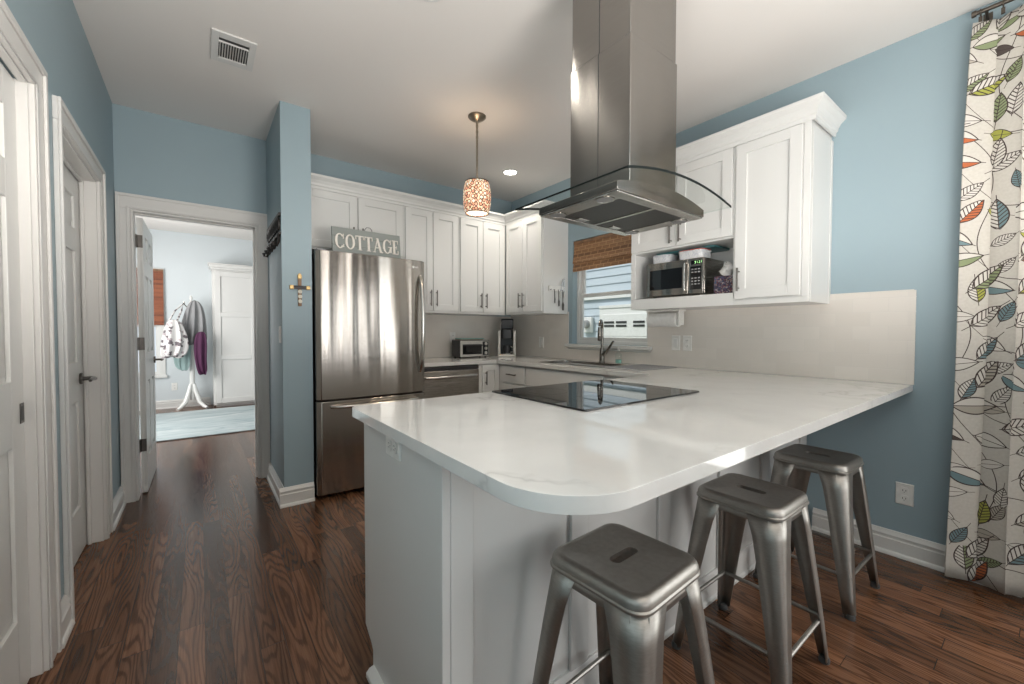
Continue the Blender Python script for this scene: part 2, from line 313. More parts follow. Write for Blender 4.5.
# ------------------------------------------------------------------ geometry helpers
def IDM(u, v, d): return (u, v, d)
class MB:
    def __init__(s, f=None): s.bm = bmesh.new(); s.f = f or (lambda a, b, c: (a, b, c))
    def vs(s, pts): return [s.bm.verts.new(s.f(*p)) for p in pts]
    def box(s, a0, a1, b0, b1, c0, c1):
        v = s.vs([(a, b, c) for a in (a0, a1) for b in (b0, b1) for c in (c0, c1)])
        for q in ((0, 1, 3, 2), (4, 6, 7, 5), (0, 4, 5, 1), (2, 3, 7, 6), (0, 2, 6, 4), (1, 5, 7, 3)): s.bm.faces.new([v[i] for i in q])
        return s
    def frustum(s, a0, a1, b0, b1, c0, c1, ins):   # box whose c1 face is inset by ins
        v = s.vs([(a0, b0, c0), (a1, b0, c0), (a1, b1, c0), (a0, b1, c0), (a0+ins, b0+ins, c1), (a1-ins, b0+ins, c1), (a1-ins, b1-ins, c1), (a0+ins, b1-ins, c1)])
        for q in ((3, 2, 1, 0), (4, 5, 6, 7), (0, 1, 5, 4), (1, 2, 6, 5), (2, 3, 7, 6), (3, 0, 4, 7)): s.bm.faces.new([v[i] for i in q])
        return s
    def prism(s, poly, axis, t0, t1):   # poly: 2D points in the other two axes (order xyz)
        def P(p, t): return {'x': (t, p[0], p[1]), 'y': (p[0], t, p[1]), 'z': (p[0], p[1], t)}[axis]
        a = s.vs([P(p, t0) for p in poly]); b = s.vs([P(p, t1) for p in poly]); n = len(poly)
        s.bm.faces.new(a[::-1]); s.bm.faces.new(b)
        for i in range(n): s.bm.faces.new((a[i], a[(i+1) % n], b[(i+1) % n], b[i]))
        return s
    def tube(s, pts, r, n=10, cap=True):
        pts = [Vector(p) for p in pts]; rs = r if isinstance(r, (list, tuple)) else [r]*len(pts); rings = []; prev = None
        for i, p in enumerate(pts):
            d = (pts[min(i+1, len(pts)-1)]-pts[max(i-1, 0)]).normalized()
            a = prev if prev is not None else (Vector((0, 0, 1)) if abs(d.z) < .9 else Vector((1, 0, 0)))
            e1 = (a-d*a.dot(d)).normalized(); e2 = d.cross(e1); prev = e1
            rings.append(s.vs([tuple(p+(e1*math.cos(2*PI*k/n)+e2*math.sin(2*PI*k/n))*rs[i]) for k in range(n)]))
        for A, B in zip(rings, rings[1:]):
            for k in range(n): s.bm.faces.new((A[k], A[(k+1) % n], B[(k+1) % n], B[k]))
        if cap: s.bm.faces.new(rings[0][::-1]); s.bm.faces.new(rings[-1])
        return s
    def lathe(s, prof, c=(0, 0, 0), n=32, axis='z', close=True):
        rings = []
        for r, h in prof:
            r = max(r, 1e-4)
            q = []
            for k in range(n):
                a = 2*PI*k/n; u, v = r*math.cos(a), r*math.sin(a)
                o = {'z': (u, v, h), 'x': (h, u, v), 'y': (u, h, v)}[axis]; q.append((c[0]+o[0], c[1]+o[1], c[2]+o[2]))
            rings.append(s.vs(q))
        for A, B in zip(rings, rings[1:]):
            for k in range(n): s.bm.faces.new((A[k], A[(k+1) % n], B[(k+1) % n], B[k]))
        if close: s.bm.faces.new(rings[0][::-1]); s.bm.faces.new(rings[-1])
        return s
    def grid(s, pts):   # pts[i][j]
        V = [s.vs(r) for r in pts]
        for i in range(len(V)-1):
            for j in range(len(V[0])-1): s.bm.faces.new((V[i][j], V[i+1][j], V[i+1][j+1], V[i][j+1]))
        return s
    def build(s, name, mat, parent=None, bevel=0, seg=2, solid=0, sub=0, smooth=True, local=False, normals=True):
        if normals: bmesh.ops.recalc_face_normals(s.bm, faces=s.bm.faces)
        if smooth:
            for f in s.bm.faces: f.smooth = True
        me = bpy.data.meshes.new(name); s.bm.to_mesh(me); s.bm.free()
        if smooth: me.set_sharp_from_angle(angle=math.radians(35))
        o = bpy.data.objects.new(name, me); COL.objects.link(o); me.materials.append(mat)
        if parent is not None:
            o.parent = parent
            if not local:
                off = parent.get('_w') or (0, 0, 0)
                me.transform(Matrix.Translation(-Vector(off))); o['_w'] = tuple(off)
        if solid: md = o.modifiers.new('thickness', 'SOLIDIFY'); md.thickness = solid; md.offset = 0
        if bevel:
            md = o.modifiers.new('bevel', 'BEVEL'); md.width = bevel; md.segments = seg; md.limit_method = 'ANGLE'; md.angle_limit = math.radians(35); md.harden_normals = False
        if sub: md = o.modifiers.new('sub', 'SUBSURF'); md.levels = sub; md.render_levels = sub
        return o
def thing(name, label, cat, loc=(0, 0, 0), group=None, rotz=0):
    o = bpy.data.objects.new(name, None); COL.objects.link(o); o.location = loc; o.rotation_euler[2] = rotz; o.empty_display_size = .05
    o['label'] = label; o['category'] = cat; o['_w'] = tuple(loc)
    if group: o['group'] = group
    return o
def tag(o, label, cat, group=None, kind=None):
    o['label'] = label; o['category'] = cat
    if group: o['group'] = group
    if kind: o['kind'] = kind
    return o
def struct(o, label=None):
    o['kind'] = 'structure'
    if label: o['label'] = label
    return o
def kids(o): return [c for c in bpy.data.objects if c.parent == o]
def copy_tree(o, parent=None):
    c = o.copy(); COL.objects.link(c); c.parent = parent
    for ch in kids(o): copy_tree(ch, c)
    return c
def arc2(cx, cy, r, a0, a1, n): return [(cx+r*math.cos(a0+(a1-a0)*i/n), cy+r*math.sin(a0+(a1-a0)*i/n)) for i in range(n+1)]
def rrect(x0, x1, y0, y1, r, n=6):
    return arc2(x1-r, y0+r, r, -PI/2, 0, n)+arc2(x1-r, y1-r, r, 0, PI/2, n)+arc2(x0+r, y1-r, r, PI/2, PI, n)+arc2(x0+r, y0+r, r, PI, 1.5*PI, n)
# wall-face maps: (u along wall, v height, d out from the face)
def face_back(y0): return lambda u, v, d: (u, y0-d, v)      # faces -y
def face_right(x0): return lambda u, v, d: (x0-d, u, v)     # faces -x
def face_left(x0): return lambda u, v, d: (x0+d, u, v)      # faces +x

# ------------------------------------------------------------------ room shell
b = MB(); b.box(XFL-.1, XR+.14, YREAR-.1, YFAR+.1, -.06, 0); struct(b.build('floor', M['floor'], smooth=False))
b = MB(); b.box(XFL-.1, XR+.14, YREAR-.1, YFAR+.1, ZC, ZC+.12); struct(b.build('ceiling', M['ceiling'], smooth=False))
D1 = (1.29, 2.108, 2.03); D2 = (2.42, 3.25, 2.03); HD = (-.374, .374, 2.036); HT = .125
b = MB(); xo = XL-.125
b.box(xo, XL, YREAR, D1[0], 0, ZC).box(xo, XL, D1[1], D2[0], 0, ZC).box(xo, XL, D2[1], YH, 0, ZC).box(xo, XL, D1[0], D1[1], D1[2], ZC).box(xo, XL, D2[0], D2[1], D2[2], ZC)
b.box(xo-.03, xo-.005, 1.0, 3.6, 0, 2.3)
struct(b.build('wall_left', M['blue'], smooth=False))
b = MB(); b.box(xo, HD[0], YH, YH+HT, 0, ZC).box(HD[1], XP2, YH, YH+HT, 0, ZC).box(HD[0], HD[1], YH, YH+HT, HD[2], ZC)
struct(b.build('wall_hall', M['blue'], smooth=False))
b = MB(); b.box(XP, XP2, YP, YH, 0, ZC); struct(b.build('wall_partition', M['blue'], smooth=False))
b = MB(); b.box(XP2, XR+.14, YB, YB+.12, 0, ZC); struct(b.build('wall_back', M['blue'], smooth=False))
WN = (2.03, 2.90, 1.075, 2.09); PD = (-1.95, .05, 2.12)
b = MB(); x1 = XR+.14
b.box(XR, x1, WN[1], YB, 0, ZC).box(XR, x1, PD[1], WN[0], 0, ZC).box(XR, x1, WN[0], WN[1], 0, WN[2]).box(XR, x1, WN[0], WN[1], WN[3], ZC)
b.box(XR, x1, YREAR, PD[0], 0, ZC).box(XR, x1, PD[0], PD[1], PD[2], ZC)
struct(b.build('wall_right', M['blue'], smooth=False))
b = MB(); b.box(xo, -.2, YREAR-.1, YREAR, 0, ZC).box(2.85, XR+.14, YREAR-.1, YREAR, 0, ZC).box(-.2, 2.85, YREAR-.1, YREAR, 0, .35).box(-.2, 2.85, YREAR-.1, YREAR, 2.3, ZC).box(-.2, .07, YREAR-.1, YREAR, .35, 2.3).box(.77, 1.01, YREAR-.1, YREAR, .35, 2.3).box(1.71, 1.95, YREAR-.1, YREAR, .35, 2.3).box(2.65, 2.85, YREAR-.1, YREAR, .35, 2.3)
struct(b.build('wall_rear', M['rear_beige'], smooth=False))
FW = (-1.15, -.50, .52, 2.08)
b = MB(); b.box(XFL, FW[0], YFAR, YFAR+.1, 0, ZC).box(FW[1], XFR, YFAR, YFAR+.1, 0, ZC).box(FW[0], FW[1], YFAR, YFAR+.1, 0, FW[2]).box(FW[0], FW[1], YFAR, YFAR+.1, FW[3], ZC)
struct(b.build('wall_far', M['far_blue'], smooth=False))
b = MB(); b.box(XFL-.1, XFL, YH, YFAR, 0, ZC); struct(b.build('wall_far_left', M['far_blue'], smooth=False))
b = MB(); b.box(XFR, XFR+.1, YB+.12, YFAR, 0, ZC); struct(b.build('wall_far_right', M['far_blue'], smooth=False))

def base_profile(h=.128):
    return [(0, 0), (.030, 0), (.029, .012), (.024, .020), (.020, .022), (.020, h-.046), (.014, h-.041), (.014, h-.027), (.019, h-.024), (.010, h-.010), (.006, h), (0, h)]
def baseboard(name, fmap_axis, at, t0, t1, sgn):
    b = MB()
    if fmap_axis == 'x': b.prism([(at+sgn*d, z) for d, z in base_profile()], 'y', t0, t1)   # wall plane x=at
    else: b.prism([(at+sgn*d, z) for d, z in base_profile()], 'x', t0, t1)
    return struct(b.build(name, M['trim']))
baseboard('baseboard_left', 'x', XL, 2.222, 2.392, 1); baseboard('baseboard_left_far', 'x', XL, 3.368, YH-.021, 1)
baseboard('baseboard_partition', 'x', XP, YP-.0, YH-.021, -1)
baseboard('baseboard_partition_front', 'y', YP, XP-.0302, XP2, -1)
baseboard('baseboard_right', 'x', XR, .06, .86, -1)
baseboard('baseboard_far', 'y', YFAR, FW[0], .12, -1)

def casing(mb, fm, u0, u1, zt, cw=.105, left=True, right=True, lw=None, hh=None):
    """door casing on a wall face: legs, head, backband and inner bead (u0..u1 is the opening)"""
    lw = lw or cw; hh = hh or cw
    m = MB(fm); m.bm.free(); m.bm = mb.bm
    def leg(a0, a1, inner):  # inner: +1 if the opening is at a1
        m.box(a0, a1, 0, zt, 0, .016)
        if inner > 0:
            m.box(a0, a0+.02, 0, zt+hh-.02, .016, .026)
            if a1-a0 > .05: m.box(a1-.02, a1-.006, 0, zt+.006, .016, .021)
        else:
            m.box(a1-.02, a1, 0, zt+hh-.02, .016, .026)
            if a1-a0 > .05: m.box(a0+.006, a0+.02, 0, zt+.006, .016, .021)
    if left: leg(u0-lw, u0, 1)
    if right: leg(u1, u1+cw, -1)
    L0, L1 = u0-(lw if left else 0), u1+(cw if right else 0)
    m.box(L0, L1, zt, zt+hh, 0, .016); m.box(L0, L1, zt+hh-.02, zt+hh, .016, .026); m.box(u0-(.02 if lw > .05 else 0), u1+.02, zt+.006, zt+.02, .016, .021)
def six_panel(mb, fm, u0, u1, z1=2.02):
    """moulded six-panel door face on plane d=0; slab goes to d=-.035"""
    m = MB(fm); m.bm.free(); m.bm = mb.bm
    st, ce = .11, .10; mid = (u0+u1)/2
    rows = [(.26, .82), (1.03, 1.61), (1.73, 1.90)]
    m.box(u0, u1, .008, z1, -.035, -.012)
    m.box(u0, u0+st, .008, z1, -.012, 0); m.box(u1-st, u1, .008, z1, -.012, 0); m.box(mid-ce/2, mid+ce/2, .008, z1, -.012, 0)
    zs = [.008]+[q for r in rows for q in r]+[z1]
    for i in range(0, len(zs), 2):
        for a, c in ((u0+st, mid-ce/2), (mid+ce/2, u1-st)): m.box(a, c, zs[i], zs[i+1], -.012, 0)
    for a, c in ((u0+st, mid-ce/2), (mid+ce/2, u1-st)):
        for z0, z2 in rows: m.frustum(a+.012, c-.012, z0+.012, z2-.012, -.012, -.002, .03)
# door casings
fl = face_left(XL)
b = MB(); casing(b, fl, D1[0], D1[1], D1[2], .112, hh=.095)
# lower jamb lining
b.box(XL-.125, XL+.002, D1[1]-.010, D1[1], 0, D1[2]).box(XL-.0205, XL+.002, D1[0]+.01, D1[1]-.010, D1[2]-.008, D1[2])
struct(b.build('trim_1', M['trim'], bevel=.003))
b = MB(); casing(b, fl, D2[0], D2[1], D2[2], .112, lw=.026, hh=.09); b.box(XL-.125, XL+.002, D2[1]-.012, D2[1], 0, D2[2]).box(XL-.125, XL+.002, D2[0]+.012, D2[1]-.012, D2[2]-.012, D2[2]).box(XL-.062, XL-.046, D2[1]-.026, D2[1]-.012, 0, D2[2]-.012).box(XL-.062, XL-.046, D2[0]+.012, D2[1]-.026, D2[2]-.026, D2[2]-.012)
struct(b.build('trim_2', M['trim'], bevel=.003))
fh = face_back(YH)
b = MB(); casing(b, fh, HD[0], HD[1], HD[2], .074, hh=.10)
b.box(HD[0], HD[0]+.014, YH-.004, YH+HT, 0, HD[2]).box(HD[1]-.014, HD[1], YH-.004, YH+HT, 0, HD[2]).box(HD[0]+.014, HD[1]-.014, YH-.004, YH+HT, HD[2]-.014, HD[2])
b.box(HD[1]-.026, HD[1]-.014, YH+.04, YH+.075, 0, HD[2]-.014).box(HD[0]+.014, HD[1]-.014, YH+.04, YH+.075, HD[2]-.026, HD[2]-.014)
struct(b.build('trim_3', M['trim'], bevel=.003))
# door 1 : sliding pocket door with flush pull
b = MB(); six_panel(b, face_left(-.478), D1[0]+.01, D1[1]-.011, 2.02); d1 = struct(b.build('door_1', M['white'], bevel=.002))
b = MB(face_left(-.4775)); b.box(2.054, 2.090, .885, .952, 0, .002)
h = b.build('pull_plate', M['gun'], d1, bevel=.001); b = MB(face_left(-.4755)); b.box(2.063, 2.082, .895, .942, 0, .0008); b.build('finger_recess', M['black'], h)
# door 2 : closed hinged door with lever
b = MB(); six_panel(b, face_left(-.520), D2[0]+.015, D2[1]-.016, 2.012); d2 = struct(b.build('door_2', M['white'], bevel=.002))
def lever(parent, fm, u, z, sgn):
    b = MB(fm); b.tube([(u, z, 0), (u, z, .010)], .030, 20); lv = b.build('door_handle', M['gun'], parent)
    b = MB(fm); b.tube([(u, z, .01), (u, z, .05), (u+sgn*.02, z, .058), (u+sgn*.065, z+.004, .058), (u+sgn*.115, z-.004, .056)], [.011, .011, .011, .009, .007], 10); b.build('lever', M['gun'], lv)
lever(d2, face_left(-.520), 3.17, .935, -1)
# door 3 : open door in the hall doorway, hinged on the left jamb, swung into the far room
pv = Vector((-.322, YH+HT+.004, 0)); ang = math.radians(89.6)
def dmap(u, v, d):   # u from hinge, d out of the face seen from the hall
    c, s_ = math.cos(ang), math.sin(ang)
    return (pv.x+c*u+s_*(d+.0), pv.y+s_*u-c*(d+.0), v)
b = MB(); six_panel(b, dmap, 0.004, .70, 2.012); d3 = struct(b.build('door_3', M['white'], bevel=.002))
for z in (.36, 1.10, 1.84):
    b = MB(); b.box(HD[0]+.0142, HD[0]+.0165, YH+.085, YH+HT, z-.045, z+.045).box(HD[0]+.0165, pv.x-.036, YH+HT-.004, YH+HT, z-.045, z+.045).box(pv.x-.034, pv.x-.002, YH+HT+.0005, YH+HT+.003, z-.045, z+.045).tube([(pv.x-.036, YH+HT-.002, z-.046), (pv.x-.036, YH+HT-.002, z+.046)], .007, 8); b.build('hinge', M['gun'], d3)
b = MB(dmap)
b.tube([(.63, .95, 0), (.63, .95, .01)], .028, 18).tube([(.63, .95, .01), (.63, .95, .05), (.61, .95, .058), (.53, .95, .056)], .009, 8); b.build('door_handle', M['gun'], d3)

# ------------------------------------------------------------------ kitchen window
fx = XR+.062
win = MB()
def wframe(mb, y0, y1, z0, z1, wd, x0, x1):
    mb.box(x0, x1, y0, y0+wd, z0, z1).box(x0, x1, y1-wd, y1, z0, z1).box(x0, x1, y0+wd, y1-wd, z0, z0+wd).box(x0, x1, y0+wd, y1-wd, z1-wd, z1)
wframe(win, WN[0], WN[1], WN[2], WN[3], .03, fx, XR+.135)
wroot = struct(win.build('window_1', M['white'], bevel=.002))
b = MB(); wframe(b, WN[0]+.031, WN[1]-.031, WN[2]+.031, 1.568, .034, fx+.012, fx+.036); s1 = b.build('lower_sash', M['white'], wroot, bevel=.002)
b = MB(); b.box(fx+.020, fx+.026, WN[0]+.067, WN[1]-.067, WN[2]+.067, 1.532); b.build('pane', M['pane'], s1)
b = MB(); wframe(b, WN[0]+.031, WN[1]-.031, 1.536, WN[3]-.031, .034, fx+.039, fx+.063); s2 = b.build('upper_sash', M['white'], wroot, bevel=.002)
b = MB(); b.box(fx+.047, fx+.053, WN[0]+.067, WN[1]-.067, 1.571, WN[3]-.067); b.build('pane', M['pane'], s2)
b = MB(); b.box(XR-.045, fx-.001, 1.985, 2.965, WN[2]-.03, WN[2]-.001).box(XR-.016, XR, 2.0, 2.95, WN[2]-.05, WN[2]-.03); b.build('window_sill', M['white'], wroot, bevel=.004)
# bamboo shade
sh = thing('bamboo_shade', 'brown woven bamboo roman shade at the top of the window over the sink', 'window shade', (XR+.02, 2.475, 1.79))
b = MB(); b.box(XR+.004, XR+.04, WN[0]+.006, WN[1]-.006, 2.055, 2.085); b.build('headrail', M['wood'], sh)
b = MB()
prof = [(XR+.010, 2.055), (XR+.006, 1.98), (XR-.004, 1.905), (XR-.012, 1.865), (XR+.004, 1.872), (XR-.002, 1.84), (XR-.010, 1.80), (XR-.006, 1.785), (XR+.004, 1.79), (XR+.012, 1.87), (XR+.02, 2.055)]
b.prism(prof, 'y', WN[0]+.008, WN[1]-.008)
b.build('woven_panel', M['bamboo'], sh, smooth=False)
# outside: neighbour's house
nh = thing('neighbour_house', 'pale blue clapboard house next door seen through the kitchen window', 'house', (7.6, 5.5, -.4))
b = MB(); z = -.4
while z < 5.2:
    b.prism([(7.5, z), (7.487, z), (7.508, z+.185), (7.53, z+.185)], 'y', 2, 14); z += .18
b.box(7.53, 7.8, 2, 14, -.4, 5.4); b.build('clapboard_wall', M['siding'], nh, smooth=False)
b = MB(); b.box(7.44, 7.4865, 4.0, 6.42, -.4, 1.74).box(7.42, 7.4865, 4.0, 6.42, 1.74, 1.80); b.build('garage_door_frame', M['ext_white'], nh)
b = MB(face_right(7.44))
for zz in (.0, .5, 1.0, 1.5): b.box(4.1, 6.32, zz-.4, zz+.09, 0, .02)
gd = b.build('garage_door', M['ext_white'], nh, bevel=.006)
for y0 in (5.98, 5.64, 5.18, 4.8):
    for zz in (1.31, 1.39):
        b = MB(face_right(7.42)); b.box(y0, y0+.28, zz, zz+.045, 0, .012); b.build('pane', M['slot'], gd)
b = MB(); b.box(7.44, 7.4865, 2, 14, 1.96, 2.10); b.build('frieze_board', M['ext_white'], nh)
um = thing('utility_meter', 'round glass-faced electric meter on the pale blue siding next door', 'meter', (7.46, 6.78, 1.36))
b = MB(); b.box(7.40, 7.4855, 6.64, 6.92, 1.18, 1.55); b.build('meter_box', M['ext_white'], um, bevel=.01)
b = MB(); b.lathe([(.0, -.10), (.08, -.095), (.095, -.05), (.10, 0)], (7.40, 6.78, 1.38), 24, 'x'); b.build('meter_dial', M['grey_plastic'], um)
b = MB(); b.box(XR+.14, 40, -30, 40, -.45, -.4); struct(b.build('ground', M['grass'], smooth=False))

# ------------------------------------------------------------------ backsplash
b = MB(); b.box(1.47, XR-.009, YB-.008, YB, .921, 1.37); struct(b.build('trim_4', M['tile_b'], smooth=False))
b = MB(); b.box(XR-.008, XR, .44, 2.03, .921, 1.411).box(XR-.008, XR, 2.03, 2.95, .921, WN[2]-.052).box(XR-.008, XR, 2.95, YB, .921, 1.395)
struct(b.build('trim_5', M['tile_r'], smooth=False))
b = MB(); b.box(XR-.011, XR, .432, .440, .921, 1.413).box(XR-.011, XR, .440, .795, 1.411, 1.417); struct(b.build('trim_6', M['tile_r'], smooth=False))

# ------------------------------------------------------------------ countertop
def countertop():
    out = [(XR-.001, .436)]+arc2(.430+.170, .436+.170, .170, 1.5*PI, PI, 14)
    out += arc2(.430+.03, 1.54-.03, .03, PI, PI/2, 5)
    out += [(2.27, 1.54)]
    out += [(2.295, 1.565), (2.295, 3.27), (1.470, 3.27), (1.470, YB-.009), (XR-.001, YB-.009)]
    hole = rrect(2.42, 2.80, 2.10, 2.82, .05, 5)
    bm = bmesh.new(); edges = []
    for loop in (out, hole):
        v = [bm.verts.new((x, y, .887)) for x, y in loop]
        edges += [bm.edges.new((v[i], v[(i+1) % len(v)])) for i in range(len(v))]
    r = bmesh.ops.triangle_fill(bm, use_beauty=True, use_dissolve=False, edges=edges)
    fs = [g for g in r['geom'] if isinstance(g, bmesh.types.BMFace)]
    e = bmesh.ops.extrude_face_region(bm, geom=fs)
    bmesh.ops.translate(bm, verts=[g for g in e['geom'] if isinstance(g, bmesh.types.BMVert)], vec=(0, 0, .033))
    mb = MB(); mb.bm.free(); mb.bm = bm
    o = mb.build('countertop', M['quartz'], bevel=.0155, seg=6)
    tag(o, 'white veined quartz worktop running round the kitchen and over the peninsula', 'countertop')
countertop()
# peninsula base
pen = thing('peninsula_cabinet', 'white panelled peninsula base under the overhanging quartz worktop', 'cabinet', (1.7, 1.2, 0))
b = MB(); b.box(.492, XR-.001, .922, 1.42, 0, .1).box(.492, XR-.001, .922, 1.505, .1, .886); b.build('body', M['cab'], pen, smooth=False)
b = MB(); b.prism([(.9, 0), (1.42, 0), (1.42, .075), (1.435, .09), (1.50, .125), (1.505, .886), (.9, .886)], 'x', .468, .491); b.build('end_panel', M['cab'], pen, bevel=.002)
b = MB(face_back(.921)); b.box(.492, XR-.001, .0, .886, 0, .008); b.build('back_panel', M['cab'], pen, smooth=False)
for u0, u1 in ((.492, .56), (.92, 1.0), (1.395, 1.475), (1.87, 1.95), (2.32, 2.40), (2.86, XR-.002)):
    b = MB(face_back(.913)); b.box(u0, u1, .115, .8855, 0, .013); b.build('batten', M['cab'], pen, bevel=.003)
b = MB(); b.prism([(.913, 0), (.885, 0), (.886, .012), (.893, .02), (.896, .095), (.90, .105), (.905, .115), (.913, .115)], 'x', .45, XR-.032)
b.prism([(.468, 0), (.440, 0), (.441, .014), (.452, .026), (.468, .03)], 'y', .885, 1.41); b.build('base_moulding', M['trim'], pen)
# outlets
def outlet(name, fm, u, z, label, horiz=False, switch=False, group=None):
    w_, h_ = (.058, .036) if horiz else (.036, .058)
    o = fm(u, z, 0); t = thing(name, label, 'switch' if switch else 'outlet', o, group)
    b = MB(fm); b.frustum(u-w_, u+w_, z-h_, z+h_, 0, .006, .003); b.build('cover_plate', M['plate'], t, bevel=.001)
    if switch:
        b = MB(fm); b.box(u-.016, u+.016, z-.033, z+.033, .006, .010); b.build('rocker', M['white'], t, bevel=.002)
    else:
        for s in (-1, 1):
            cu, cz = (u+s*.021, z) if horiz else (u, z+s*.021)
            b = MB(fm); b.prism(rrect(cu-.016, cu+.016, cz-.016, cz+.016, .008, 4), 'z', .006, .0085); sk = b.build('socket', M['plate'], t)
            b = MB(fm)
            for q in (-1, 1):
                if horiz: b.box(cu-.004, cu+.005, cz+q*.006-.0012, cz+q*.006+.0012, .0084, .0088)
                else: b.box(cu+q*.006-.0012, cu+q*.006+.0012, cz-.004, cz+.005, .0084, .0088)
            b.lathe([(.002, .0084), (.002, .0088)], (cu, cz-.009, 0), 8) if not horiz else b.lathe([(.002, .0084), (.002, .0088)], (cu-.009, cz, 0), 8)
            b.build('slots', M['slot'], sk)
    return t
outlet('wall_outlet', face_right(.468), 1.213, .842, 'white double outlet set sideways in the peninsula end panel below the worktop', True)
outlet('wall_outlet', face_right(XR), .458, .338, 'white double outlet low on the blue wall beside the curtain')
outlet('wall_outlet', face_right(XR-.008), 1.68, 1.108, 'white outlet on the backsplash below the microwave, nearer the peninsula of the pair')
outlet('wall_switch', face_right(XR-.008), 1.775, 1.108, 'white rocker switch on the backsplash below the paper towel roll', switch=True)
outlet('wall_switch', face_right(XR-.008), 3.36, 1.08, 'white rocker switch on the backsplash right of the coffee maker', switch=True)
outlet('wall_outlet', face_back(YB-.008), 2.16, 1.13, 'white outlet on the back tiles above the toaster oven')
outlet('wall_switch', lambda u, v, d: (XP-d, u, v), 3.23, 1.17, 'white switch on the blue partition side facing the hall', switch=True)

# ------------------------------------------------------------------ cooktop
ck = thing('cooktop', 'black glass induction cooktop set in the peninsula worktop', 'cooktop', (1.417, 1.25, .9205))
b = MB(); b.prism(rrect(1.038, 1.796, 0.958, 1.524, .012, 4), 'z', .9205, .9275); b.build('glass_top', M['glassblack'], ck, bevel=.0015)
for cx, cy, r in ((1.23, 1.36, .09), (1.23, 1.10, .075), (1.60, 1.36, .075), (1.60, 1.10, .10)):
    b = MB(); ring = arc2(cx, cy, r, 0, 2*PI, 48)
    for (xa, ya), (xb, yb) in zip(ring, ring[1:]):
        s = (r-.002)/r
        v = b.vs([(xa, ya, .92765), (xb, yb, .92765), (cx+(xb-cx)*s, cy+(yb-cy)*s, .92765), (cx+(xa-cx)*s, cy+(ya-cy)*s, .92765)]); b.bm.faces.new(v)
    b.build('burner_marking', M['ringmark'], ck)

# ------------------------------------------------------------------ island range hood
HX, HY = 1.42, 1.108
hood = thing('range_hood', 'stainless island range hood with curved glass canopy hanging over the cooktop', 'range hood', (HX, HY, 1.68))
def arch(x, half, z0, rise): t = (x-HX)/half; return z0+rise*(1-t*t)
b = MB()   # canopy body: arched top, flat underside as a frame
n = 24; x0, x1, y0, y1, zb = HX-.285, HX+.285, HY-.203, HY+.203, 1.679
top = [(x0+(x1-x0)*i/n) for i in range(n+1)]
poly = [(x0, zb)]+[(x, arch(x, .285, 1.709, .036)) for x in top]+[(x1, zb)]
b.prism(poly, 'y', y0, y1); b.build('canopy', M['hood_steel'], hood, bevel=.0015, seg=1)
b = MB()
b.box(x0+.004, x1-.004, y0+.004, y0+.05, zb-.006, zb-.0005).box(x0+.004, x1-.004, y1-.05, y1-.004, zb-.006, zb-.0005).box(x0+.004, x0+.075, y0+.05, y1-.05, zb-.006, zb-.0005).box(x1-.075, x1-.004, y0+.05, y1-.05, zb-.006, zb-.0005).box(HX-.008, HX+.008, y0+.05, y1-.05, zb-.006, zb-.0005)
b.build('underside_frame', M['chrome'], hood, bevel=.001)
for a0, a1 in ((x0+.078, HX-.011), (HX+.011, x1-.078)):
    b = MB(); b.box(a0, a1, y0+.053, y1-.053, zb-.004, zb-.0008); flt = b.build('grease_filter', M['mesh'], hood)
    b = MB(); cxm = (a0+a1)/2; b.box(cxm-.03, cxm+.03, y1-.095, y1-.065, zb-.008, zb-.0045); b.build('latch', M['chrome'], flt, bevel=.001)
for cx, cy in ((x0+.042, y0+.09), (x0+.042, y1-.07), (x1-.042, y0+.09), (x1-.042, y1-.07)):
    b = MB(); b.lathe([(.035, zb-.008), (.032, zb-.0085), (.032, zb-.0062), (.035, zb-.0062)], (cx, cy, 0), 24); lt = b.build('downlight', M['chrome'], hood)
    b = MB(); b.lathe([(.030, zb-.0084), (.030, zb-.0080)], (cx, cy, 0), 20); b.build('lens', M['lensgrey'], lt)
# curved glass
b = MB(); gh, gy0, gy1 = .343, HY-.288, HY+.288; pts = []
def ga(x): return 1.7125+.042*(1-((x-HX)/gh)**2)
for i in range(33):
    x = HX-gh+2*gh*i/32; pts.append([(x, gy0, ga(x)), (x, gy1, ga(x))])
b.grid(pts); g = b.build('glass_canopy', M['glass'], hood)
for i, (ya, yb) in enumerate(((gy0-.0015, gy0+.0015), (gy1-.0015, gy1+.0015))):
    b = MB(); xs = [HX-gh+2*gh*k/32 for k in range(33)]
    b.prism([(x, ga(x)+.004) for x in xs]+[(x, ga(x)-.004) for x in xs[::-1]], 'y', ya, yb); b.build('polished_edge', M['dark_rim'], g)
b = MB(); b.box(HX-gh-.0015, HX-gh+.0015, gy0, gy1, 1.7095, 1.7155); b.build('polished_edge', M['dark_rim'], g)
b = MB(); b.box(HX+gh-.0012, HX+gh+.0012, gy0, gy1, 1.710, 1.715); b.build('polished_edge', M['glass'], g)
# chimney: lower sleeve and upper telescoping sleeve, each of two halves with a seam
hw = .153
b = MB(); b.box(HX-hw, HX+hw, HY-hw, HY+hw, 1.752, 2.29); ch = b.build('lower_chimney', M['hood_steel'], hood, bevel=.003)
b = MB(); b.box(HX-hw-.0006, HX-hw, HY-.0016, HY+.0016, 1.756, 2.29); b.build('seam', M['slot'], ch)
b = MB(); b.box(HX-hw+.004, HX+hw-.004, HY-hw+.004, HY+hw-.004, 2.29, ZC-.001); ch = b.build('upper_chimney', M['hood_steel'], hood, bevel=.003)
b = MB(); b.box(HX-hw+.0034, HX-hw+.004, HY-.0016, HY+.0016, 2.29, ZC-.002); b.build('seam', M['slot'], ch)

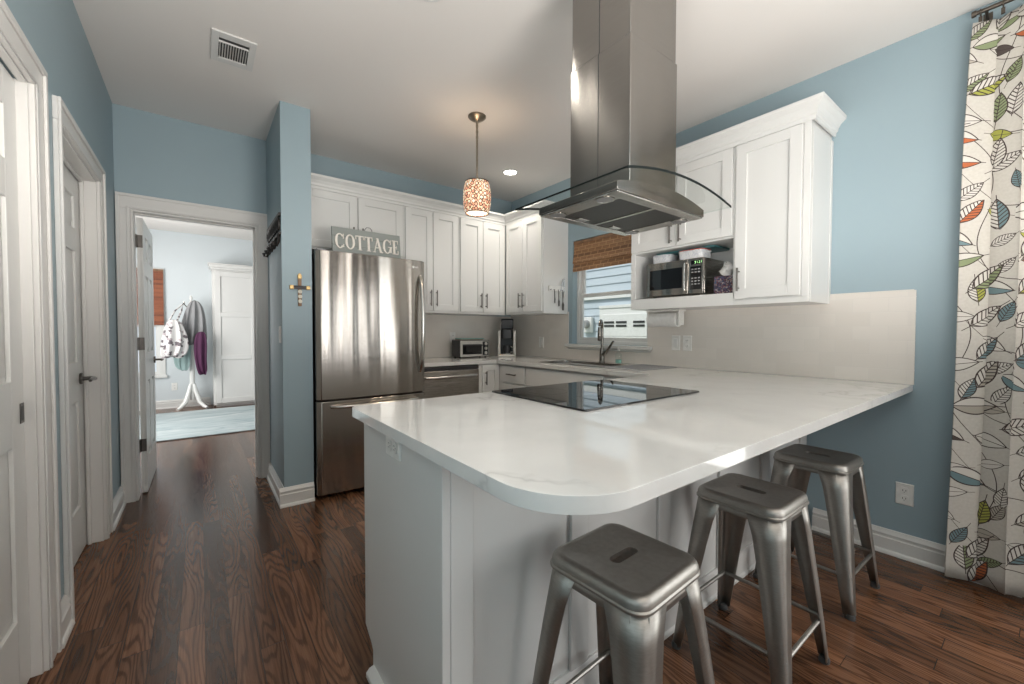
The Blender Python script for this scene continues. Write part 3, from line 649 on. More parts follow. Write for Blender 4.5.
# ------------------------------------------------------------------ cabinets
def shaker(name, mat, parent, fm, u0, u1, v0, v1, fr=.06, th=.02):
    m = MB(fm); m.box(u0, u1, v0, v1, 0, th-.012)
    m.box(u0, u0+fr, v0, v1, th-.012, th).box(u1-fr, u1, v0, v1, th-.012, th).box(u0+fr, u1-fr, v0, v0+fr, th-.012, th).box(u0+fr, u1-fr, v1-fr, v1, th-.012, th)
    bmesh.ops.remove_doubles(m.bm, verts=m.bm.verts, dist=1e-6)
    return m.build(name, mat, parent, bevel=.0022, seg=2)
def pull(parent, fm, u, v, L, vert=True, d0=.02):
    b = MB(fm); e = L*.36
    if vert:
        b.tube([(u, v-L/2, d0+.028), (u, v+L/2, d0+.028)], .0058, 10)
        for s in (-1, 1): b.tube([(u, v+s*e, d0), (u, v+s*e, d0+.028)], .0045, 8)
    else:
        b.tube([(u-L/2, v, d0+.028), (u+L/2, v, d0+.028)], .0058, 10)
        for s in (-1, 1): b.tube([(u+s*e, v, d0), (u+s*e, v, d0+.028)], .0045, 8)
    return b.build('handle', M['gun'], parent)
UF = YB-.33; RF = XR-.33; ZU0, ZU1 = 1.372, 2.345
fb, fr_ = face_back(UF), face_right(RF)
def upper(name, label, fm, box, doors, v0, pulls, group=None):
    (bx0, bx1, by0, by1, bz0, bz1) = box
    t = thing(name, label, 'cabinet', ((bx0+bx1)/2, (by0+by1)/2, bz0), group)
    b = MB(); b.box(*box); b.build('body', M['cab'], t, bevel=.0015, seg=1)
    for (u0, u1), pu in zip(doors, pulls):
        d = shaker('door', M['cab'], t, fm, u0, u1, v0, ZU1-.022)
        if pu: pull(d, fm, pu, v0+.115, .15)
    return t
upper('wall_cabinet', 'short white two-door wall cabinet above the fridge', fb, (XP2+.001, 1.477, UF+.001, YB-.001, 1.85, ZU1), [(.66, 1.063), (1.075, 1.465)], 1.87, [1.03, 1.105])
upper('wall_cabinet', 'tall white two-door wall cabinet just right of the fridge', fb, (1.478, 2.050, UF+.001, YB-.001, ZU0, ZU1), [(1.492, 1.762), (1.768, 2.038)], ZU0+.022, [1.735, 1.795])
upper('wall_cabinet', 'white two-door wall cabinet above the toaster oven, left of the room corner', fb, (2.051, 2.627, UF+.001, YB-.001, ZU0, ZU1), [(2.064, 2.326), (2.332, 2.60)], ZU0+.022, [2.297, 2.36])
ct = upper('wall_cabinet', 'white two-door wall cabinet in the corner above the coffee maker with utensil rail', fr_, (RF+.001, XR-.001, 2.965, YB-.34, ZU0, ZU1), [(2.978, 3.262), (3.268, 3.545)], ZU0+.022, [3.235, 3.297])
# microwave cabinet
mc = thing('wall_cabinet', 'white wall cabinet with open microwave niche and one tall door beside the blue wall', 'cabinet', (2.79, 1.37, 1.36))
m0, m1, ms, mz0, nz0, nz1 = .806, 1.955, 1.198, 1.36, 1.437, 1.775
b = MB(); th = .02
b.box(RF+.001, XR-.001, m0, ms, mz0, ZU1)                                        # tall compartment
b.box(RF+.001, XR-.001, ms, m1, nz1, ZU1).box(RF+.001, XR-.001, ms, m1, mz0, nz0)      # above and below the niche
b.box(RF+.001, XR-.001, m1-th, m1, nz0, nz1).box(XR-.02, XR-.001, ms, m1-th, nz0, nz1)
b.build('body', M['cab'], mc, smooth=False)
b = MB(fr_); b.box(ms-.012, ms+.006, nz0, nz1, 0, .004).box(m1-.04, m1, nz0, nz1, 0, .006).box(ms, m1, mz0, nz0, 0, .006).box(m0, m0+.032, mz0+.03, ZU1, 0, .004).box(m0, ms, mz0, mz0+.03, 0, .004); b.build('face_frame', M['cab'], mc, bevel=.002)
for u0, u1, pu in ((1.21, 1.576, 1.545), (1.582, 1.945, 1.613)):
    d = shaker('door', M['cab'], mc, fr_, u0, u1, nz1+.012, ZU1-.022); pull(d, fr_, pu, nz1+.10, .14)
d = shaker('door', M['cab'], mc, fr_, .842, 1.188, 1.397, ZU1-.022); pull(d, fr_, 1.16, 1.51, .14)
b = MB(); b.box(RF+.02, XR-.001, m0-.004, m0-.0005, mz0+.001, ZU1-.04).box(XR-.03, XR-.001, m0-.009, m0-.004, mz0+.001, ZU1-.04); b.build('end_moulding', M['cab'], mc, bevel=.002)
# crown mouldings
def crown_profile(): return [(.0, 0), (.010, 0), (.012, .020), (.019, .026), (.022, .042), (.034, .064), (.049, .078), (.056, .084), (.058, .102), (0, .102)]
cz = ZU1-.016
def crown(name, path, mat):
    """path: list of points at the cabinet face line with outward mitre directions"""
    b = MB(); rings = []
    for (x, y), (ox, oy) in path: rings.append(b.vs([(x+ox*d, y+oy*d, cz+z) for d, z in crown_profile()]))
    n = len(rings[0])
    for A, B in zip(rings, rings[1:]):
        for k in range(n): b.bm.faces.new((A[k], A[(k+1) % n], B[(k+1) % n], B[k]))
    b.bm.faces.new(rings[0][::-1]); b.bm.faces.new(rings[-1]); return struct(b.build(name, M['cab'], smooth=False))
crown('trim_7', [((XP2+.002, UF-.001), (0, -1)), ((RF-.001, UF-.001), (-1, -1)), ((RF-.001, 2.964), (-1, -1)), ((XR-.002, 2.964), (0, -1))], M['cab'])
crown('trim_8', [((XR-.002, m1+.001), (0, 1)), ((RF-.001, m1+.001), (-1, 1)), ((RF-.001, m0-.0095), (-1, -1)), ((XR-.002, m0-.0095), (0, -1))], M['cab'])

# base cabinets
BF = 3.29; bfm = face_back(BF); RBF = 2.335; rfm = face_right(RBF)
def basecab(label, box, toe, fm, fronts):
    x0, x1, y0, y1 = box
    t = thing('base_cabinet', label, 'cabinet', ((x0+x1)/2, (y0+y1)/2, 0))
    b = MB(); b.box(x0, x1, y0, y1, .1, .8865); tx0, tx1, ty0, ty1 = toe; b.box(tx0, tx1, ty0, ty1, 0, .1); b.build('body', M['cab'], t, smooth=False)
    for kind, u0, u1, v0, v1, pl in fronts:
        if kind == 'door':
            d = shaker('door', M['cab'], t, fm, u0, u1, v0, v1, min(.055, (u1-u0)*.28))
            if pl: pull(d, fm, pl, v1-.12, .13)
        else:
            b = MB(fm); b.box(u0, u1, v0, v1, 0, .02); d = b.build('drawer' if kind == 'drawer' else 'false_front', M['cab'], t, bevel=.003)
            if pl: pull(d, fm, pl, (v0+v1)/2, .13, False)
basecab('narrow white one-door base cabinet right of the dishwasher', (2.092, 2.334, BF+.001, YB-.001), (2.092, 2.334, BF+.07, YB-.001), bfm, [('door', 2.135, 2.325, .13, .872, 2.163)])
basecab('white base cabinet with a slim top drawer in the corner run', (RBF+.001, XR-.001, 2.852, YB-.001), (RBF+.07, XR-.001, 2.852, YB-.001), rfm, [('drawer', 2.868, 3.215, .715, .872, 3.04), ('door', 2.868, 3.215, .13, .70, 2.9)])
basecab('white sink base cabinet with a blank false front', (RBF+.001, XR-.001, 1.95, 2.851), (RBF+.07, XR-.001, 1.95, 2.851), rfm, [('blank', 1.97, 2.842, .715, .872, None), ('door', 1.97, 2.403, .13, .70, 2.37), ('door', 2.409, 2.842, .13, .70, 2.44)]) if False else None
# the sink base is open-topped so the bowl fits inside
t = thing('base_cabinet', 'white sink base cabinet with a blank false front below the faucet', 'cabinet', (2.65, 2.45, 0))
b = MB(); b.box(RBF+.001, RBF+.02, 1.52, 2.851, .1, .8865).box(XR-.02, XR-.001, 1.52, 2.851, .1, .8865).box(RBF+.02, XR-.02, 1.52, 1.54, .1, .8865).box(RBF+.02, XR-.02, 2.832, 2.851, .1, .8865).box(RBF+.02, XR-.02, 1.54, 2.832, .1, .12).box(RBF+.07, XR-.001, 1.52, 2.851, 0, .1)
b.build('body', M['cab'], t, smooth=False)
b = MB(rfm); b.box(1.97, 2.842, .715, .872, 0, .02); b.build('false_front', M['cab'], t, bevel=.003)
for u0, u1, pl in ((1.97, 2.403, 2.37), (2.409, 2.842, 2.44)):
    d = shaker('door', M['cab'], t, rfm, u0, u1, .13, .70); pull(d, rfm, pl, .58, .13)
# dishwasher
dw = thing('dishwasher', 'stainless dishwasher with bar handle between the fridge and the corner cabinet', 'dishwasher', (1.78, 3.5, 0))
b = MB(); b.box(1.49, 2.088, BF-.0, YB-.02, .1, .86).box(1.49, 2.088, BF+.06, YB-.02, 0, .1); b.build('body', M['black'], dw, smooth=False)
b = MB(face_back(BF-.001)); b.box(1.492, 2.085, .11, .845, 0, .028); d = b.build('door', M['dw_steel'], dw, bevel=.004)
b = MB(face_back(BF-.03)); b.tube([(1.53, .792, 0), (1.535, .792, .035), (1.56, .792, .048), (2.02, .792, .048), (2.045, .792, .035), (2.05, .792, 0)], .012, 12); b.build('handle', M['chrome'], d)
b = MB(face_back(BF-.001)); b.box(1.492, 2.085, .849, .878, 0, .024); b.build('control_strip', M['black'], dw, bevel=.002)

# ------------------------------------------------------------------ fridge
fg = thing('refrigerator', 'tall stainless bottom-freezer refrigerator beside the blue partition', 'refrigerator', (1.047, 3.5, 0))
FX0, FX1, FY = .642, 1.464, 3.08
b = MB(); b.box(FX0, FX1, FY+.075, YB-.03, .03, 1.745).box(FX0+.05, FX1-.05, FY+.12, FY+.2, 0, .03).box(FX0+.05, FX1-.05, YB-.2, YB-.1, 0, .03); b.build('body', M['iron'], fg, bevel=.004)
def bowed(z0, z1, bow=.016):
    b = MB(); n = 28; poly = []
    for i in range(n+1):
        u = -1+2*i/n; e = abs(u); y = FY+bow*u*u+(.022*max(0, (e-.94)/.06)**2)
        poly.append((FX0+(FX1-FX0)*(i/n), y))
    poly += [(FX1, FY+.073), (FX0, FY+.073)]
    b.prism(poly, 'z', z0, z1); return b
fd = bowed(.708, 1.762).build('door', M['steel'], fg, bevel=.004)
fz = bowed(.032, .695).build('freezer_drawer', M['steel'], fg, bevel=.004)
b = MB(); n = 14; pts = [(1.412, FY+.002-.052*math.sin(PI*i/n)**.6 if 0 < i < n else FY+.01, .87+.77*i/n) for i in range(n+1)]
b.tube(pts, [.012]+[.0165]*(n-1)+[.012], 12); b.build('handle', M['chrome'], fd)
b = MB(); n = 14; pts = [(.735+.66*i/n, FY-.002-.045*math.sin(PI*i/n)**.5 if 0 < i < n else FY+.012, .655) for i in range(n+1)]
b.tube(pts, .0125, 12); b.build('handle', M['chrome'], fz)
b = MB(); b.box(FX0+.01, FX0+.07, FY+.03, FY+.12, 1.7625, 1.775); b.build('hinge_cover', M['grey_plastic'], fg, bevel=.004)
def text_obj(body, size, mat, parent, fm, u, v, name):
    cu = bpy.data.curves.new(name, 'FONT'); cu.body = body; cu.size = size; cu.extrude = .0004
    to = bpy.data.objects.new(name+'_tmp', cu); COL.objects.link(to)
    bpy.context.view_layer.update(); me = bpy.data.meshes.new_from_object(to.evaluated_get(bpy.context.evaluated_depsgraph_get()))
    bpy.data.objects.remove(to); bpy.data.curves.remove(cu)
    off = Vector(parent.get('_w', (0, 0, 0)))
    for vx in me.vertices: vx.co = Vector(fm(u+vx.co.x, v+vx.co.y, .0006+vx.co.z))-off
    me.materials.clear(); me.materials.append(mat); me.name = name
    o = bpy.data.objects.new(name, me); COL.objects.link(o); o.parent = parent; return o
lf = face_back(FY+.0088)
b = MB(lf); b.prism(arc2(1.357, 1.707, .010, 0, 2*PI, 20)[:-1], 'z', 0, .001); lg = b.build('badge', M['plate'], fd)
text_obj('LG', .021, M['plate'], fd, lf, 1.371, 1.700, 'badge_letters')

# COTTAGE sign
sg = thing('cottage_sign', 'grey wooden sign reading COTTAGE standing on top of the fridge', 'sign', (1.04, 3.19, 1.763))
sx0, sx1, sz0, sz1 = .775, 1.295, 1.7635, 1.965
sf = lambda u, v, d: (u, 3.20-d+(v-sz0)*.12, v)
b = MB(sf)
for k in range(3): b.box(sx0, sx1, sz0+k*.0675, sz0+k*.0675+.0665, 0, .014)
b.build('board', M['signwood'], sg, bevel=.002)
b = MB(sf); b.tube([(1.02, sz1-.012, -.004), (1.02, sz1+.012, .002), (1.035, sz1+.030, .003), (1.06, sz1+.03, .003), (1.075, sz1+.012, .002), (1.075, sz1-.012, -.004)], .0022, 6); b.build('hanging_wire', M['iron'], sg)
def letter(ch, x, w_, z, hgt):
    b = MB(sf); t = .017; s = .006; d0, d1 = .0145, .026
    def R(a, c, e, f_): b.box(x+a, x+c, z+e, z+f_, d0, d1)
    def ring(cx, cy, rx, ry, a0, a1, n=22):
        for i in range(n):
            p = a0+(a1-a0)*i/n; q = a0+(a1-a0)*(i+1)/n
            tk = lambda a: t*(.5+.5*abs(math.cos(a)))
            P = [(x+cx+rx*math.cos(p), z+cy+ry*math.sin(p)), (x+cx+rx*math.cos(q), z+cy+ry*math.sin(q)), (x+cx+(rx-tk(q))*math.cos(q), z+cy+(ry-tk(q)*.8)*math.sin(q)), (x+cx+(rx-tk(p))*math.cos(p), z+cy+(ry-tk(p)*.8)*math.sin(p))]
            b.prism(P, 'z', d0, d1)
    if ch == 'O': ring(w_/2, hgt/2, w_/2, hgt/2, 0, 2*PI, 30)
    if ch == 'C': ring(w_/2, hgt/2, w_/2, hgt/2, .75, 2*PI-.75, 26); R(w_*.84, w_*.84+s, hgt*.66, hgt*.98); R(w_*.84, w_*.84+s, hgt*.1, hgt*.3)
    if ch == 'G': ring(w_/2, hgt/2, w_/2, hgt/2, .75, 2*PI-.45, 26); R(w_*.84, w_*.84+s, hgt*.66, hgt*.98); R(w_*.80, w_*.80+t*.8, hgt*.08, hgt*.46); R(w_*.6, w_*1.08, hgt*.44, hgt*.44+s)
    if ch == 'T': R(w_/2-t/2, w_/2+t/2, 0, hgt); R(0, w_, hgt-s*1.3, hgt); R(0, s, hgt*.74, hgt); R(w_-s, w_, hgt*.74, hgt); R(w_*.25, w_*.75, 0, s)
    if ch == 'E': R(w_*.14, w_*.14+t, 0, hgt); R(0, w_*.9, 0, s*1.3); R(0, w_*.9, hgt-s*1.3, hgt); R(w_*.2, w_*.7, hgt*.48, hgt*.48+s); R(w_*.9-s, w_*.9, 0, hgt*.26); R(w_*.9-s, w_*.9, hgt*.76, hgt); R(w_*.66, w_*.7, hgt*.38, hgt*.62)
    if ch == 'A':
        b.prism([(x+w_*.06, z), (x+w_*.06+s*1.2, z), (x+w_*.5+s*.6, z+hgt), (x+w_*.5-s*.6, z+hgt)], 'z', d0, d1)
        b.prism([(x+w_*.94-t, z), (x+w_*.94, z), (x+w_*.5+t*.35, z+hgt), (x+w_*.5-t*.65, z+hgt)], 'z', d0+.0002, d1+.0002)
        R(w_*.25, w_*.75, hgt*.3, hgt*.3+s); R(-.004, w_*.26, 0, s); R(w_*.68, w_+.004, 0, s)
    b.build('letter', M['letter'], sg, smooth=False)
xx = sx0+.018
for ch, w_ in zip('COTTAGE', (.068, .07, .062, .062, .07, .07, .056)): letter(ch, xx, w_, sz0+.042, .112); xx += w_+.0045

# ------------------------------------------------------------------ stools
def make_stool():
    t = thing('bar_stool', '', 'stool', (0, 0, 0), 'metal bar stools along the peninsula')
    H, S, FT = .619, .1435, .193
    # seat: rounded square pan with raised rim and handle slot
    b = MB(); bm = b.bm; rings = []
    def ring(s, z, r): return b.vs([(x, y, z) for x, y in rrect(-s, s, -s, s, r, 6)])
    spec = [(S-.001, H-.036, .042), (S+.0035, H-.0355, .044), (S+.0035, H-.030, .044), (S+.0005, H-.0265, .043), (S, H-.016, .043), (S-.003, H-.008, .042), (S-.009, H-.002, .039), (S-.016, H, .036), (S-.024, H-.0012, .031), (S-.030, H-.003, .027)]
    for s, z, r in spec: rings.append(ring(s, z, r))
    for A, B in zip(rings, rings[1:]):
        n = len(A)
        for k in range(n): bm.faces.new((A[k], A[(k+1) % n], B[(k+1) % n], B[k]))
    # top with slot (long axis along x)
    top = rings[-1]; zt = H-.003
    slot = [(x, y, zt) for x, y in rrect(-.050, .050, -.0165, .0165, .016, 6)]; sv = b.vs(slot)
    se = [bm.edges.new((sv[i], sv[(i+1) % len(sv)])) for i in range(len(sv))]
    te = [bm.edges.get((top[i], top[(i+1) % len(top)])) for i in range(len(top))]
    bmesh.ops.triangle_fill(bm, use_beauty=True, edges=se+te)
    lo = b.vs([(x, y, zt-.012) for x, y, _ in slot]); n = len(sv)
    for k in range(n): bm.faces.new((sv[k], sv[(k+1) % n], lo[(k+1) % n], lo[k]))
    seat = b.build('seat', M['galv'], t, local=True, solid=0)
    # inner pan under the seat (dark underside)
    # legs : folded angle sections tapering to the foot
    def leg(sx, sy):
        b = MB(); T = .0022
        P0, P1 = Vector((sx*(S-.001), sy*(S-.001), H-.034)), Vector((sx*FT, sy*FT, .012))
        rows = []
        for i in range(9):
            f = i/8; p = P0.lerp(P1, f); wd = .088*(1-f)+.034*f; r = .040*(1-f)**2+.012; wd += .012*max(0, 1-f*7)
            o = []
            # outline in plan: flange along x, rounded corner, flange along y
            o.append((p.x-sx*wd, p.y)); o.append((p.x-sx*r, p.y))
            for k in range(1, 6): a = PI/2*k/6; o.append((p.x-sx*r+sx*r*math.sin(a), p.y-sy*r+sy*r*math.cos(a)))
            o.append((p.x, p.y-sy*r)); o.append((p.x, p.y-sy*wd))
            rows.append([(x, y, p.z) for x, y in o])
        b.grid(rows); lg_ = b.build('leg', M['galv'], t, local=True, solid=.003, normals=False)
        b = MB(); b.lathe([(.0, 0), (.017, 0), (.018, .008), (.015, .02), (.0, .02)], (sx*(FT-.012), sy*(FT-.012), 0), 14); b.build('foot_cap', M['rubber'], lg_, local=True)
        b = MB(); cpt = P0.lerp(P1, .62)
        b.lathe([(.0, -.001), (.0055, -.0005), (.005, .002), (.0, .0028)], (0, 0, 0), 10, 'y')
        for v in b.bm.verts: v.co = Vector((cpt.x-sx*.03, cpt.y+sy*v.co.y+sy*.0012, cpt.z+v.co.z))
        b.build('rivet', M['chrome'], lg_, local=True)
    for sx in (-1, 1):
        for sy in (-1, 1): leg(sx, sy)
    # apron under the rim, arched on each side
    b = MB()
    for k in range(4):
        rows = []; a = PI/2*k; c, s_ = math.cos(a), math.sin(a)
        for i in range(13):
            u = -(S-.03)+2*(S-.03)*i/12; e = abs(u)/(S-.03); zb_ = H-.056-.036*max(0, (e-.5)/.5)**2.2
            rows.append([(c*u+s_*(S-.004), s_*u-c*(S-.004), H-.032), (c*u+s_*(S+.0005), s_*u-c*(S+.0005), zb_)])
        b.grid(rows)
    b.build('apron', M['galv'], t, local=True, solid=.002)
    # stretchers
    for k, zz in enumerate((.165, .165, .165, .165)):
        a = PI/2*k; c, s_ = math.cos(a), math.sin(a); f = (H-.034-zz)/(H-.046); e = (S-.001)+(FT-S)*f-.006
        rot = lambda x, y, z: (c*x-s_*y, s_*x+c*y, z)
        b = MB(); b.tube([rot(-e, -e, zz), rot(e, -e, zz)], .0075, 10); b.build('stretcher', M['galv'], t, local=True)
    return t
st = make_stool()
labs = [('gunmetal square bar stool nearest the camera, at the rounded worktop corner', .866, .660, 3), ('middle gunmetal bar stool, between the nearest stool and the one by the blue wall', 1.604, .658, 90), ('gunmetal bar stool farthest along the peninsula, closest to the blue wall', 2.326, .664, 89)]
for i, (lb, x, y, r) in enumerate(labs):
    o = st if i == 0 else copy_tree(st)
    o.location = (x, y, 0); o.rotation_euler[2] = math.radians(r); o['label'] = lb

# ------------------------------------------------------------------ microwave niche contents
mw = thing('microwave', 'stainless microwave oven in the open niche of the wall cabinet', 'microwave', (2.80, 1.60, 1.438))
MZ0, MZ1, MY0, MY1, MX = 1.450, 1.690, 1.405, 1.838, 2.650
b = MB(); b.box(MX+.02, 2.93, MY0, MY1, MZ0, MZ1); 
for yy in (MY0+.04, MY1-.04):
    for xq in (MX+.05, 2.88): b.lathe([(.012, 1.438), (.012, MZ0)], (xq, yy, 0), 10)
b.build('body', M['dw_steel'], mw, bevel=.003)
mf = face_right(MX+.02)
b = MB(mf); b.box(1.515, MY1, MZ0+.002, MZ1, .0005, .02); md = b.build('door', M['steel'], mw, bevel=.003)
b = MB(mf); b.box(1.555, MY1-.03, MZ0+.048, MZ1-.05, .02, .0212); b.build('window_glass', M['glassblack'], md)
b = MB(mf); b.tube([(1.527, MZ0+.025, .02), (1.527, MZ0+.03, .042), (1.527, MZ1-.03, .042), (1.527, MZ1-.025, .02)], .006, 10); b.build('handle', M['chrome'], md)
b = MB(mf); b.box(MY0, 1.512, MZ0+.002, MZ1, .0005, .02); mp = b.build('control_panel', M['steel'], mw, bevel=.003)
b = MB(mf); b.box(MY0+.014, 1.495, MZ0+.03, MZ1-.055, .02, .0212).box(MY0+.02, 1.49, MZ1-.042, MZ1-.015, .02, .0212); kp = b.build('keypad', M['glassblack'], mp)
b = MB(mf)
for k, du in enumerate((.030, .042, .058, .070)):   # clock digits
    u = 1.487-du
    if k in (0, 2): b.box(u, u+.008, MZ1-.036, MZ1-.0345, .0212, .0215).box(u, u+.008, MZ1-.023, MZ1-.0215, .0212, .0215)
    b.box(u, u+.0015, MZ1-.036, MZ1-.0215, .0212, .0215)
b.build('clock_display', M['led'], mp)
for r in range(6):
    if r == 2: continue
    for c in range(3):
        u = MY0+.022+c*.023; z = MZ1-.078-r*.02; b = MB(mf); b.box(u, u+.014, z, z+.008, .0212, .0216); b.build('button', M['grey_plastic'], kp)
def tub(loc, sx, sy, h, rot, label, lidmat=None):
    t = thing('food_container', label, 'container', loc)
    b = MB(); rr = [(.92, 0), (.97, .004), (1.0, h-.012), (1.03, h-.010), (1.03, h-.002), (.98, h)]; rings = []
    for s, z in rr: rings.append(b.vs([(loc[0]+x, loc[1]+y, loc[2]+z) for x, y in rrect(-sx*s, sx*s, -sy*s, sy*s, min(sx, sy)*.45, 5)]))
    for A, B in zip(rings, rings[1:]):
        for k in range(len(A)): b.bm.faces.new((A[k], A[(k+1) % len(A)], B[(k+1) % len(A)], B[k]))
    b.bm.faces.new(rings[0][::-1]); b.bm.faces.new(rings[-1]); b.build('tub', M['tubs'], t)
    b = MB(); b.prism([(loc[0]+x, loc[1]+y) for x, y in rrect(-sx*1.0, sx*1.0, -sy*1.0, sy*1.0, min(sx, sy)*.45, 5)], 'z', loc[2]+h+.0005, loc[2]+h+.006); b.build('lid', lidmat or M['tubs'], t, bevel=.0015)
tub((2.76, 1.755, 1.6915), .07, .07, .060, 0, 'white speckled container on the left of the microwave top')
tub((2.74, 1.515, 1.6915), .07, .09, .060, 0, 'white speckled container with a red lid on the right of the microwave top', M['red'])
tr = thing('serving_tray', 'dark teal tray laid across the containers on the microwave', 'tray', (2.80, 1.58, 1.758))
b = MB(); b.prism(rrect(2.70, 2.925, 1.36, 1.80, .03, 5), 'z', 1.7585, 1.7615); b.build('tray_base', M['teal'], tr)
b = MB(); o_, i_ = rrect(2.696, 2.929, 1.356, 1.804, .033, 5), rrect(2.702, 2.923, 1.362, 1.798, .028, 5)
A = b.vs([(x, y, 1.7618) for x, y in i_]); B = b.vs([(x, y, 1.768) for x, y in o_]); C_ = b.vs([(x, y, 1.7588) for x, y in o_])
for k in range(len(A)):
    j = (k+1) % len(A); b.bm.faces.new((A[k], A[j], B[j], B[k])); b.bm.faces.new((B[k], B[j], C_[j], C_[k]))
b.build('rim', M['teal'], tr)
tb = thing('tissue_box', 'cube tissue box in dark floral print right of the microwave', 'tissue box', (2.745, 1.292, 1.438))
b = MB(); b.box(2.685, 2.800, 1.232, 1.352, 1.438, 1.555); b.build('carton', M['tissuebox'], tb, bevel=.003)
b = MB(); rings = []
for i, (r, z) in enumerate([(.022, 1.5555), (.038, 1.575), (.044, 1.595), (.030, 1.612), (.034, 1.628), (.012, 1.646)]):
    rings.append(b.vs([(2.742+(r*(1+.28*math.sin(3*a+i*1.1)))*math.cos(a)*.8, 1.292+(r*(1+.28*math.sin(2*a+i*1.7)))*math.sin(a), z+.006*math.sin(4*a+i)) for a in [2*PI*k/16 for k in range(16)]]))
for A, B in zip(rings, rings[1:]):
    for k in range(16): b.bm.faces.new((A[k], A[(k+1) % 16], B[(k+1) % 16], B[k]))
b.bm.faces.new(rings[0][::-1]); b.bm.faces.new(rings[-1]); b.build('tissue', M['paper'], tb)
# paper towels under the cabinet
pt = thing('paper_towel_roll', 'white paper towel roll mounted under the microwave cabinet', 'paper towel', (2.84, 1.80, 1.28))
b = MB(); b.lathe([(.018, 1.69), (.056, 1.69), (.056, 1.93), (.018, 1.93)], (2.84, 0, 1.287), 32, 'y'); b.build('paper_roll', M['paper'], pt, bevel=.002)
b = MB(); b.box(2.80, 2.88, 1.655, 1.94, 1.348, 1.3595).prism([(2.805, 1.3475), (2.875, 1.3475), (2.875, 1.245), (2.805, 1.245)], 'y', 1.665, 1.679).tube([(2.84, 1.679, 1.287), (2.84, 1.935, 1.287)], .010, 10); b.build('holder', M['plate'], pt, bevel=.0015)

# ------------------------------------------------------------------ sink and faucet
sk = thing('sink', 'stainless undermount sink bowl below the kitchen window', 'sink', (2.61, 2.46, .72))
b = MB(); rings = []
for s, z, r in ((0.016, .8865, .06), (-.002, .8865, .05), (-.004, .87, .05), (-.012, .72, .05), (-.04, .70, .04)):
    rings.append(b.vs([(x, y, z) for x, y in rrect(2.42-s, 2.80+s, 2.10-s, 2.82+s, r, 5)]))
for A, B in zip(rings, rings[1:]):
    for k in range(len(A)): b.bm.faces.new((A[k], A[(k+1) % len(A)], B[(k+1) % len(A)], B[k]))
b.bm.faces.new(rings[-1]); b.build('bowl', M['dw_steel'], sk, normals=False)
b = MB(); b.lathe([(.0, .7015), (.045, .7015), (.043, .704), (.0, .702)], (2.66, 2.46, 0), 24); b.build('drain', M['chrome'], sk)
b = MB(); zr = .9212
o_ = rrect(2.405, 2.815, 2.085, 2.835, .06, 5); i_ = rrect(2.422, 2.798, 2.102, 2.818, .05, 5)
A = b.vs([(x, y, zr) for x, y in o_]); B = b.vs([(x, y, zr+.0015) for x, y in i_]); C_ = b.vs([(x, y, .90) for x, y in i_])
for k in range(len(A)):
    j = (k+1) % len(A); b.bm.faces.new((A[k], A[j], B[j], B[k])); b.bm.faces.new((B[k], B[j], C_[j], C_[k]))
b.build('rim', M['chrome'], sk)
dm = thing('drying_mat', 'flat grey drying mat on the worktop right of the sink', 'mat', (2.68, 1.9, .921))
b = MB(); b.prism(rrect(2.44, 2.92, 1.74, 2.06, .02, 4), 'z', .9205, .927); b.build('pad', M['grey_plastic'], dm, bevel=.002)
b = MB()
for k in range(9): b.box(2.46, 2.90, 1.765+k*.033, 1.772+k*.033, .9271, .9292)
b.build('ribs', M['greycloth'], dm)
fa = thing('faucet', 'tall brushed nickel pull-down faucet standing behind the sink', 'faucet', (2.865, 2.44, .921))
bx, by = 2.865, 2.44
b = MB(); b.lathe([(.028, .921), (.028, .927), (.024, .932), (.024, .95), (.023, 1.0), (.018, 1.05), (.0, 1.05)], (bx, by, 0), 24); b.build('base', M['faucetm'], fa)
b = MB(); dirx, diry = -.86, -.5; pts = [(bx, by, 1.0), (bx, by, 1.10), (bx, by, 1.20)]
R_ = .062
for i in range(1, 11): a = PI*i/11; q = R_*(1-math.cos(a)); pts.append((bx+dirx*q, by+diry*q, 1.225+.068*math.sin(a)))
b.tube(pts, .0125, 14); sp = b.build('spout', M['faucetm'], fa)
q = 2*R_; b = MB(); b.tube([(bx+dirx*q, by+diry*q, 1.235), (bx+dirx*q, by+diry*q, 1.20), (bx+dirx*q, by+diry*q, 1.125), (bx+dirx*q, by+diry*q, 1.115)], [.0135, .016, .018, .014], 14); b.build('spray_head', M['faucetm'], fa)
b = MB(); b.tube([(bx, by, .985), (bx-.015, by-.035, .995), (bx-.025, by-.08, 1.03), (bx-.03, by-.15, 1.115)], [.016, .015, .012, .008], 10); b.build('lever', M['faucetm'], fa)
so = thing('soap_bottle', 'small clear soap bottle beside the faucet', 'bottle', (2.88, 2.27, .921))
b = MB(); b.lathe([(.027, .9212), (.028, .93), (.028, 1.0), (.02, 1.012), (.011, 1.018), (.011, 1.03)], (2.88, 2.27, 0), 20); b.build('bottle', M['glass'], so)
b = MB(); b.lathe([(.0, .924), (.025, .924), (.025, .955), (.0, .955)], (2.88, 2.27, 0), 20); b.build('liquid', M['teal_light'], so)
b = MB(); b.lathe([(.012, 1.0305), (.012, 1.042), (.004, 1.044), (.004, 1.062), (.0, 1.062)], (2.88, 2.27, 0), 14).tube([(2.88, 2.27, 1.058), (2.845, 2.255, 1.056)], .004, 8); b.build('pump', M['plate'], so)

